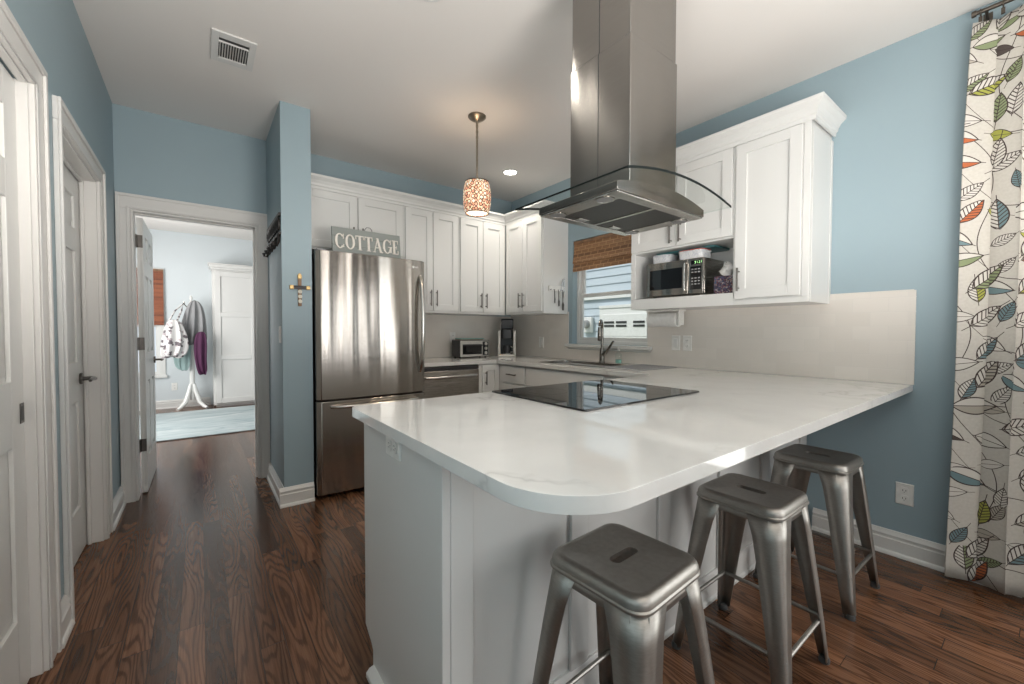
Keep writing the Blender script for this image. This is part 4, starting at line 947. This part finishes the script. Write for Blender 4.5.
# ------------------------------------------------------------------ toaster oven, board, coffee maker
to = thing('toaster_oven', 'silver and black toaster oven on the worktop below the wall cabinets', 'toaster oven', (2.27, 3.76, .921))
b = MB(); b.box(2.105, 2.475, 3.665, 3.82, .932, 1.105)
for xq in (2.13, 2.44):
    for yq in (3.69, 3.80): b.lathe([(.012, .9205), (.012, .932)], (xq, yq, 0), 10)
b.build('body', M['black'], to, bevel=.008, seg=3)
tf_ = face_back(3.664); tf = lambda u, v, d: tf_(u*.905+.265, v, d)
b = MB(tf); b.box(2.045, 2.43, .934, 1.10, 0, .008); b.build('front_frame', M['silver_plastic'], to, bevel=.004)
b = MB(tf); b.box(2.07, 2.325, .958, 1.062, .0085, .016); dd = b.build('glass_door', M['glassblack'], to, bevel=.002)
b = MB(tf); b.tube([(2.075, 1.052, .016), (2.075, 1.052, .036), (2.32, 1.052, .036), (2.32, 1.052, .016)], .006, 8); b.build('handle', M['black'], dd)
b = MB(tf); b.box(2.34, 2.42, .945, 1.09, .0085, .011); cp = b.build('control_panel', M['black'], to)
for z in (.97, 1.018, 1.066):
    b = MB(tf); b.tube([(2.38, z, .011), (2.38, z, .026)], .016, 16).box(2.378, 2.382, z-.014, z+.014, .026, .029); b.build('knob', M['silver_plastic'], cp)
cb = thing('cutting_board', 'pale teal board lying on top of the toaster oven', 'cutting board', (2.27, 3.74, 1.106))
b = MB(); b.prism(rrect(2.13, 2.42, 3.672, 3.81, .02, 4), 'z', 1.1125, 1.124); b.build('board', M['teal_light'], cb, bevel=.002)
b = MB(); b.box(2.13, 2.40, 3.675, 3.805, 1.1055, 1.112); b.build('wooden_base', M['wood'], cb, bevel=.002)
cm = thing('coffee_maker', 'black and silver pod coffee maker with raised lid in the worktop corner', 'coffee maker', (2.705, 3.66, .9205), rotz=math.radians(-36))
def loc(o): return o
KW = dict(local=True)
b = MB(); b.prism([(-.095, -.10), (.095, -.10), (.095, .10), (-.095, .10)], 'z', 0, .022).box(-.098, -.068, -.095, .10, .022, .285).box(.068, .098, -.095, .10, .022, .285).box(-.068, .068, .02, .10, .022, .285); b.build('body', M['silver_plastic'], cm, bevel=.008, seg=3, **KW)
b = MB(); b.box(-.0675, .0675, .012, .0195, .024, .20); b.build('cup_bay', M['black'], cm, bevel=.002, **KW)
b = MB(); b.prism(rrect(-.062, .062, -.10, .010, .03, 5), 'z', .195, .30); b.build('brew_head', M['black'], cm, bevel=.008, seg=3, **KW)
b = MB(); b.prism(rrect(-.06, .06, -.085, .008, .02, 5), 'z', .0225, .032); b.build('drip_tray', M['chrome'], cm, bevel=.002, **KW)
b = MB(); b.lathe([(.034, .0325), (.040, .04), (.043, .11), (.038, .125), (.032, .125), (.032, .04)], (0, -.04, 0), 20); b.build('carafe', M['black'], cm, **KW)
b = MB(); b.tube([(.042, -.06, .05), (.07, -.085, .055), (.07, -.085, .10), (.042, -.06, .11)], .006, 8); b.build('carafe_handle', M['silver_plastic'], cm, **KW)
b = MB(); b.prism([(.0, .302), (.09, .302), (.10, .33), (.02, .42), (-.01, .41)], 'x', -.062, .072); b.build('lid', M['black'], cm, bevel=.010, seg=3, **KW)
b = MB(); b.tube([(-.064, .02, .285), (-.070, .0, .33), (-.066, .0, .38)], .007, 8); b.build('lid_arm', M['silver_plastic'], cm, **KW)

# ------------------------------------------------------------------ utensil rail on the corner cabinet's end
ur = thing('utensil_rail', 'short white utensil rail on the end of the corner wall cabinet', 'rail', (2.80, 2.96, 1.62))
ef = face_back(2.964)
b = MB(ef); b.box(2.685, 2.905, 1.59, 1.642, .0005, .016); b.build('bar', M['plate'], ur, bevel=.004)
b = MB(ef)
for u in (2.70, 2.745, 2.80, 2.855): b.tube([(u, 1.605, .016), (u, 1.598, .026), (u, 1.606, .034)], .0025, 6)
b.build('hooks', M['iron'], ur)
for u, l, wd, lb, mt in ((2.745, .12, .006, 'thin black-handled utensil hanging left on the utensil rail', 'black'), (2.80, .15, .008, 'middle dark utensil hanging from the utensil rail', 'gun'), (2.855, .19, .012, 'longest dark spatula hanging right on the utensil rail', 'gun')):
    t = thing('kitchen_utensil', lb, 'utensil', (u, 2.935, 1.6-l))
    b = MB(ef); b.tube([(u, 1.595, .03), (u+.004, 1.595-l*.55, .028)], .004, 8); b.build('shaft', M[mt], t)
    b = MB(ef); b.tube([(u+.004, 1.595-l*.55, .028), (u+.006, 1.595-l*.7, .028), (u+.008, 1.595-l, .026)], [.004, wd, wd*.8], 8); b.build('head', M[mt], t)
for u, a, l, lb in ((2.835, -.03, .10, 'leaning steel blade standing up left on the utensil rail'), (2.885, .0, .11, 'steel blade standing up at the right end of the utensil rail')):
    t = thing('kitchen_knife', lb, 'knife', (u, 2.95, 1.6))
    b = MB(ef); b.prism([(u-.007, 1.59), (u+.008, 1.59), (u+.010-a, 1.62+l*.7), (u-a, 1.62+l), (u-.007-a, 1.62+l*.6)], 'z', .0165, .0185); b.build('blade', M['chrome'], t)
    b = MB(ef); b.tube([(u, 1.592, .0175), (u+.004, 1.53, .0175)], .007, 8); b.build('handle', M['plate'], t)

# ------------------------------------------------------------------ pendant lamp and recessed lights, vent
pl = thing('pendant_lamp', 'small pendant lamp with warm mosaic drum shade hanging from the ceiling', 'lamp', (1.595, 2.52, 2.04))
PX, PY = 1.595, 2.52
b = MB(); b.lathe([(.0, ZC-.001), (.064, ZC-.001), (.064, ZC-.008), (.05, ZC-.02), (.018, ZC-.028), (.008, ZC-.036), (.0, ZC-.036)], (PX, PY, 0), 32); b.build('canopy', M['antique'], pl)
b = MB(); b.tube([(PX, PY, ZC-.036), (PX, PY, 2.27)], .0075, 10)
for z in (2.66, 2.62, 2.58): b.lathe([(.0, -.012), (.009, -.008), (.009, .008), (.0, .012)], (PX, PY, z), 10)
b.build('stem', M['antique'], pl)
zt0 = 2.040; prof = [(.080, 0), (.091, .03), (.097, .07), (.099, .11), (.097, .15), (.091, .19), (.082, .222)]
o = MB(); o.lathe([(r, z) for r, z in prof], (0, 0, 0), 40, close=False)
so_ = o.build('lamp_shade', M['mosaic'], pl, solid=.003, local=True); so_.location = (0, 0, 0)
b = MB()
for z, r in ((2.041, .082), (2.262, .084)):
    b.tube([(PX+r*math.cos(2*PI*k/28), PY+r*math.sin(2*PI*k/28), z) for k in range(29)], .0035, 6, cap=False)
    if z < 2.1: b.build('lower_ring', M['bronze'], pl); b = MB()
b.tube([(PX-.082, PY, 2.262), (PX, PY, 2.27), (PX+.082, PY, 2.262)], .003, 6).tube([(PX, PY-.082, 2.262), (PX, PY, 2.27), (PX, PY+.082, 2.262)], .003, 6); b.build('shade_frame', M['bronze'], pl)
b = MB(); b.lathe([(.0, 2.048), (.076, 2.048), (.076, 2.052), (.0, 2.052)], (PX, PY, 0), 32); b.build('diffuser', M['bulb'], pl)
lamp('pendant_bulb', 'POINT', (PX, PY, 2.16), (0, 0, -1), 1.2, (1, .72, .45), shadow_soft_size=.03)
lamp('pendant_upglow', 'SPOT', (PX, PY, 2.285), (0, 0, 1), 3.0, (1, .80, .58), shadow_soft_size=.03, spot_size=2.2, spot_blend=1)
lamp('pendant_downglow', 'SPOT', (PX, PY, 2.035), (0, 0, -1), 26, (1, .80, .58), shadow_soft_size=.05, spot_size=2.2, spot_blend=1)
def can(x, y, label, power=14):
    t = thing('recessed_light', label, 'ceiling light', (x, y, ZC-.012), 'recessed ceiling lights')
    b = MB(); b.lathe([(.078, ZC-.0005), (.078, ZC-.006), (.062, ZC-.009), (.060, ZC-.005), (.060, ZC-.0005)], (x, y, 0), 36); b.build('trim_ring', M['white'], t)
    b = MB(); b.lathe([(.0, ZC-.004), (.059, ZC-.004), (.059, ZC-.002), (.0, ZC-.002)], (x, y, 0), 32); b.build('lens', M['can'], t)
    lamp('downlight', 'SPOT', (x, y, ZC-.02), (0, 0, -1), power, (1, .93, .83), shadow_soft_size=.06, spot_size=2.5, spot_blend=.8)
can(2.395, 3.19, 'round recessed light in the ceiling right of the pendant lamp', 34)
can(.835, 1.715, 'recessed light cut off at the top edge, left of the hood chimney', 22)
for i, (x, y) in enumerate(((.82, -.9), (2.2, -1.5))):
    lamp('downlight', 'SPOT', (x, y, ZC-.02), (0, 0, -1), 10, (1, .94, .86), shadow_soft_size=.06, spot_size=2.6, spot_blend=.8)
vt = thing('ceiling_vent', 'white louvred air vent in the ceiling above the hall', 'vent', (.164, 2.745, ZC-.01))
vx0, vx1, vy0, vy1 = .066, .264, 2.602, 2.888
b = MB(); zz = ZC-.0105
b.box(vx0, vx0+.032, vy0, vy1, zz, ZC-.0005).box(vx1-.032, vx1, vy0, vy1, zz, ZC-.0005).box(vx0+.032, vx1-.032, vy0, vy0+.05, zz, ZC-.0005).box(vx0+.032, vx1-.032, vy1-.045, vy1, zz, ZC-.0005).box(vx0+.032, vx1-.032, vy0+.085, vy0+.092, zz, ZC-.0005)
b.build('frame', M['trim'], vt, bevel=.002)
b = MB(); b.box(vx0+.032, vx1-.032, vy0+.05, vy1-.045, ZC-.002, ZC-.0008); b.build('duct_opening', M['slot'], vt)
for k in range(11):
    u = vx0+.036+k*.0119; b = MB(); b.prism([(u, ZC-.010), (u+.0015, ZC-.010), (u+.0065, ZC-.002), (u+.005, ZC-.002)], 'y', vy0+.092, vy1-.045); b.build('louvre', M['trim'], vt)

# ------------------------------------------------------------------ hall: hook rack and cross
hr = thing('coat_hook_rack', 'black wrought iron scroll hook rack on the partition facing the hall', 'hook rack', (XP-.01, 3.5, 1.85))
hf = lambda u, v, d: (XP-d, u, v)
b = MB(hf); b.box(3.155, 3.76, 1.972, 1.992, .001, .014).box(3.155, 3.76, 1.845, 1.862, .001, .014); b.build('back_bars', M['iron'], hr)
b = MB(hf)
for k in range(7):
    u = 3.21+k*.082
    pts = [(u+.044*math.cos(a)*(1-.09*a), 1.917+.055*math.sin(a)*(1-.09*a), .010) for a in [i*.45 for i in range(17)]]
    b.tube(pts, .009, 6)
b.build('scrollwork', M['iron'], hr)
for k in range(5):
    u = 3.20+k*.13
    b = MB(hf); b.tube([(u, 1.86, .008), (u, 1.80, .010), (u, 1.772, .02), (u, 1.775, .036), (u, 1.80, .042)], [.008, .008, .008, .008, .012], 8); b.build('hook', M['iron'], hr)
cr = thing('wall_cross', 'small wood and brass cross hung on the blue partition', 'cross', (.548, YP-.012, 1.48))
cf = face_back(YP)
b = MB(cf); b.box(.538, .560, 1.366, 1.56, .002, .014); b.build('upright', M['wood'], cr, bevel=.002)
b = MB(cf); b.box(.493, .605, 1.482, 1.506, .0035, .0155); b.build('crossbar', M['iron'], cr, bevel=.002)
for u, z in ((.499, 1.494), (.602, 1.494), (.549, 1.567)):
    b = MB(cf); b.box(u-.013, u+.013, z-.014, z+.014, .0025, .0175); b.build('brass_end', M['brass'], cr, bevel=.003)
for z in (1.465, 1.432, 1.399):
    b = MB(cf); b.prism(arc2(.549, z, .0135, 0, 2*PI, 14)[:-1], 'z', .0145, .020); b.build('bead', M['bead'], cr, bevel=.003)
b = MB(cf); b.prism(arc2(.549, 1.584, .008, 0, 2*PI, 14)[:-1], 'z', .004, .009); b.build('hanging_loop', M['brass'], cr)

# ------------------------------------------------------------------ curtain, rod
ro = thing('curtain_rod', 'dark metal curtain rod with rings above the patio door', 'curtain rod', (XR-.09, -.9, 2.665))
rx, rz = XR-.085, 2.665
b = MB(); b.tube([(rx, .245, rz), (rx, -2.2, rz)], .0095, 12); b.build('rod', M['bronze'], ro)
b = MB(); b.tube([(rx, .245, rz), (rx, .260, rz)], .014, 12); b.build('finial', M['bronze'], ro)
b = MB(); b.tube([(rx, .215, rz-.001), (XR-.03, .215, rz-.01), (XR-.001, .215, rz-.02)], .006, 8).box(XR-.006, XR-.0005, .20, .23, rz-.06, rz+.02); b.build('bracket', M['bronze'], ro)
for y in (.232, .165, .095, .03, -.04, -.11, -.18, -.25):
    b = MB(); b.tube([(rx+.017*math.cos(a), y, rz-.006+.017*math.sin(a)) for a in [2*PI*k/14 for k in range(15)]], .0022, 6, cap=False).box(rx-.004, rx+.004, y-.006, y+.006, rz-.048, rz-.022); b.build('ring_clip', M['bronze'], ro)
def curtain():
    me = bpy.data.meshes.new('curtain'); nu, nv = 190, 40; y0, y1 = .252, -.38; zt, zb_ = 2.612, .022
    verts, uvs = [], []; ul = 0; prev = None
    cols = []
    for i in range(nu+1):
        f = i/nu; y = y0+(y1-y0)*f; ph = f*(y0-y1)/.155*2*PI
        a = .040; x = rx-a*.9*math.cos(ph)*min(1, .6+f*4)-.012*math.sin(ph*.5+.6); yy = y+.016*math.sin(2*ph)
        cols.append((x, yy, ph))
    us = [0]
    for (xa, ya, _), (xb, yb, _) in zip(cols, cols[1:]): us.append(us[-1]+math.hypot(xb-xa, yb-ya))
    for i, (x, yy, ph) in enumerate(cols):
        for j in range(nv+1):
            g = j/nv; z = zt+(zb_-zt)*g
            k = .55+.45*min(1, g*3.5)
            spread = (yy-.05)*(1+.17*g**.6)+.05+.004*math.sin(7*g+ph*.3)
            verts.append((rx+(x-rx)*k+.004*math.sin(5*g+ph*.5), spread, z+(.008*math.cos(ph) if j == 0 else 0)))
            uvs.append((us[i], zt-(zt-z)))
    faces = [(i*(nv+1)+j, (i+1)*(nv+1)+j, (i+1)*(nv+1)+j+1, i*(nv+1)+j+1) for i in range(nu) for j in range(nv)]
    me.from_pydata(verts, [], faces); uvl = me.uv_layers.new(name='cloth')
    for lp in me.loops: uvl.data[lp.index].uv = uvs[lp.vertex_index]
    for p in me.polygons: p.use_smooth = True
    me.materials.append(M['curtain']); o = bpy.data.objects.new('curtain', me); COL.objects.link(o)
    md = o.modifiers.new('thickness', 'SOLIDIFY'); md.thickness = .0015
    tag(o, 'cream curtain printed with green, grey and orange leaves, hanging to the floor', 'curtain')
curtain()
# patio door behind the curtain (mostly out of frame)
b = MB(); xq = XR+.06; wframe(b, PD[0], PD[1], 0.0, PD[2], .05, xq, xq+.06); b.box(xq, xq+.06, -1.0, -.92, .05, PD[2]-.05); pdr = struct(b.build('door_4', M['white']))
b = MB(); b.box(xq+.025, xq+.03, PD[0]+.05, -1.0, .05, PD[2]-.05).box(xq+.025, xq+.03, -.92, PD[1]-.05, .05, PD[2]-.05); b.build('pane', M['pane'], pdr)

# ------------------------------------------------------------------ far room
b = MB(); yw = YFAR+.02; b.box(FW[0], FW[0]+.04, yw, yw+.05, FW[2], FW[3]).box(FW[1]-.04, FW[1], yw, yw+.05, FW[2], FW[3]).box(FW[0]+.04, FW[1]-.04, yw, yw+.05, FW[2], FW[2]+.05).box(FW[0]+.04, FW[1]-.04, yw, yw+.05, FW[3]-.04, FW[3]).box(FW[0]+.04, FW[1]-.04, yw, yw+.05, 1.26, 1.30)
b.box(FW[1], FW[1]+.07, YFAR-.018, YFAR, FW[2]-.02, FW[3]+.07).box(FW[0]-.07, FW[0], YFAR-.018, YFAR, FW[2]-.02, FW[3]+.07).box(FW[0], FW[1], YFAR-.018, YFAR, FW[3], FW[3]+.07).box(FW[0]-.09, FW[1]+.09, YFAR-.04, YFAR+.02, FW[2]-.04, FW[2])
fwn = struct(b.build('window_2', M['white'], bevel=.003))
b = MB(); b.box(FW[0]+.04, FW[1]-.04, yw+.022, yw+.027, FW[2]+.05, FW[3]-.04); b.build('pane', M['pane'], fwn)
fs = thing('bamboo_shade', 'red-brown bamboo shade lowered over the far room window behind the open door', 'window shade', (-.8, YFAR-.03, 1.28))
b = MB(); b.box(FW[0]-.02, FW[1]+.06, YFAR-.045, YFAR-.02, 2.10, 2.13); b.build('headrail', M['wood'], fs)
b = MB(); b.prism([(YFAR-.045, 2.10), (YFAR-.05, 1.40), (YFAR-.062, 1.31), (YFAR-.05, 1.285), (YFAR-.035, 1.30), (YFAR-.03, 2.10)], 'x', FW[0]-.02, FW[1]+.06); b.build('woven_panel', M['bamboo_far'], fs, smooth=False)
rg = MB(); rg.box(-1.3, 1.6, 5.79, 7.70, .0005, .014); tag(rg.build('area_rug', M['rug'], bevel=.004), 'pale blue mottled area rug on the wood floor of the far room', 'rug')
# wardrobe
wd = thing('wardrobe', 'white three-panel wardrobe with crown top against the far room wall', 'wardrobe', (.65, 8.0, 0))
w0, w1, wf = .155, 1.35, 7.92
b = MB(); b.box(w0, w1, wf, YFAR-.001, .03, 2.16).box(w0+.03, w1-.03, wf+.03, YFAR-.03, 0, .03); b.build('body', M['trim'], wd, bevel=.003)
b = MB(face_back(wf-.001))
for u0, u1 in ((w0+.03, .74), (.75, w1-.03)):
    b = MB(face_back(wf-.001)); b.box(u0, u1, .06, 2.13, 0, .012)
    for a, c, e, f_ in ((u0, u0+.075, .06, 2.13), (u1-.075, u1, .06, 2.13), (u0+.075, u1-.075, .06, .14), (u0+.075, u1-.075, .745, .815), (u0+.075, u1-.075, 1.42, 1.49), (u0+.075, u1-.075, 2.05, 2.13)): b.box(a, c, e, f_, .012, .026)
    b.build('door', M['trim'], wd, bevel=.003)
b = MB(); b.box(w0-.015, w1+.015, wf-.02, YFAR-.001, 2.161, 2.19).box(w0-.035, w1+.035, wf-.045, YFAR-.001, 2.19, 2.235).box(w0-.05, w1+.05, wf-.06, YFAR-.001, 2.235, 2.25); b.build('crown', M['trim'], wd, bevel=.006)
# coat rack
CX, CY = -.107, 8.0
ck_ = thing('coat_rack', 'white wooden coat stand with curved feet in the far room', 'coat rack', (CX, CY, 0))
b = MB(); b.lathe([(.0, .14), (.034, .14), (.040, .22), (.032, .34), (.030, 1.0), (.034, 1.05), (.026, 1.10), (.024, 1.60), (.028, 1.63), (.012, 1.66), (.022, 1.70), (.010, 1.735), (.0, 1.74)], (CX, CY, 0), 16); b.build('pole', M['white'], ck_)
for k in range(4):
    a = PI/4+PI/2*k; c, s = math.cos(a), math.sin(a)
    b = MB(); b.tube([(CX+c*.03, CY+s*.03, .38), (CX+c*.06, CY+s*.06, .26), (CX+c*.12, CY+s*.12, .11), (CX+c*.20, CY+s*.20, .045), (CX+c*.25, CY+s*.25, .024)], [.020, .028, .030, .026, .022], 8); b.build('leg', M['white'], ck_)
    b = MB(); b.tube([(CX+c*.018, CY+s*.018, 1.56), (CX+c*.07, CY+s*.07, 1.56), (CX+c*.115, CY+s*.115, 1.60), (CX+c*.12, CY+s*.12, 1.64)], [.009, .008, .007, .011], 8); b.build('hook', M['chrome'], ck_)
def garment(name, label, cat, mat, c, prof, folds, seed, rag=.03, strap=None):
    # prof: (height, half width, half depth) from the hook down; a closed draped body with hanging folds
    rnd = random.Random(seed); b = MB(); n = 44; rings = []; p = [rnd.random()*6 for _ in range(6)]; m = len(prof)
    for i, (z, wv, dv) in enumerate(prof):
        f = i/(m-1); amp = .10+.22*f
        rings.append(b.vs([(c[0]+.03*math.sin(f*3.1+p[0])*f+wv*math.cos(a)*(1+.10*math.sin(3*a+p[1]+f*2)+.5*amp*math.sin(folds*a+p[2])),
                            c[1]+dv*math.sin(a)*(1+1.9*amp*math.sin((folds+2)*a+p[2])+.6*amp*math.sin((folds+3)*a+p[4]+f)),
                            z+rag*f*(math.sin(2*a+p[3])+.5*math.sin(5*a+p[5]))) for a in [2*PI*k/n for k in range(n)]]))
    for A, B in zip(rings, rings[1:]):
        for k in range(n): b.bm.faces.new((A[k], A[(k+1) % n], B[(k+1) % n], B[k]))
    b.bm.faces.new(rings[0][::-1]); b.bm.faces.new(rings[-1])
    o = tag(b.build(name, mat, sub=1), label, cat)
    if strap:
        b = MB(); b.tube(strap, .011, 8); b.build('strap', mat, o)
    return o
garment('jacket', 'grey knit jacket hanging at the top of the coat rack', 'jacket', M['greycloth'], (CX+.045, CY-.15, 0), [(1.66, .02, .02), (1.62, .07, .04), (1.52, .105, .05), (1.38, .13, .055), (1.22, .15, .058), (1.08, .165, .06), (.99, .15, .05)], 6, 3, .05)
garment('tote_bag', 'white tote bag with dark dots hanging on the left of the coat rack', 'bag', M['totebag'], (CX-.20, CY-.30, 0), [(1.36, .05, .02), (1.32, .08, .03), (1.20, .12, .04), (1.06, .145, .045), (.94, .15, .045), (.86, .13, .04), (.82, .08, .02)], 4, 8, .035, [(CX-.25, CY-.30, 1.34), (CX-.18, CY-.21, 1.50), (CX-.094, CY-.094, 1.598), (CX-.11, CY-.17, 1.50), (CX-.16, CY-.29, 1.34)])
garment('scarf', 'purple velvet scarf hanging below the grey jacket on the coat rack', 'scarf', M['purple'], (CX+.12, CY-.258, 0), [(1.19, .03, .02), (1.14, .07, .03), (1.0, .085, .034), (.86, .08, .034), (.74, .07, .03), (.64, .065, .03), (.54, .05, .02)], 4, 5, .03)
garment('towel', 'mint green cloth hanging behind the tote bag on the coat rack', 'towel', M['mint'], (CX-.09, CY-.075, 0), [(1.08, .05, .01), (1.02, .09, .016), (.85, .10, .018), (.70, .09, .018), (.60, .07, .012)], 5, 12, .03)
# ceiling fan
cf_ = thing('ceiling_fan', 'white ceiling fan with wooden blades in the far room', 'fan', (.95, 6.0, 2.45))
b = MB(); b.lathe([(.0, ZC-.001), (.06, ZC-.001), (.05, ZC-.04), (.015, ZC-.05), (.015, 2.56), (.09, 2.55), (.10, 2.47), (.06, 2.44), (.0, 2.43)], (.95, 6.0, 0), 28); b.build('motor', M['white'], cf_)
for k in range(5):
    a = PI+.12+2*PI*k/5; c, s = math.cos(a), math.sin(a)
    b = MB(lambda u, v, d, c=c, s=s: (.95+c*u-s*v, 6.0+s*u+c*v, 2.455+d+v*.16)); b.prism(rrect(.14, .62, -.06, .06, .04, 4), 'z', 0, .008); b.build('blade', M['wood'], cf_)
outlet('wall_outlet', face_back(YFAR), -.33, .33, 'white outlet low on the far room wall left of the coat rack')
for o in bpy.data.objects:
    if '_w' in o: del o['_w']
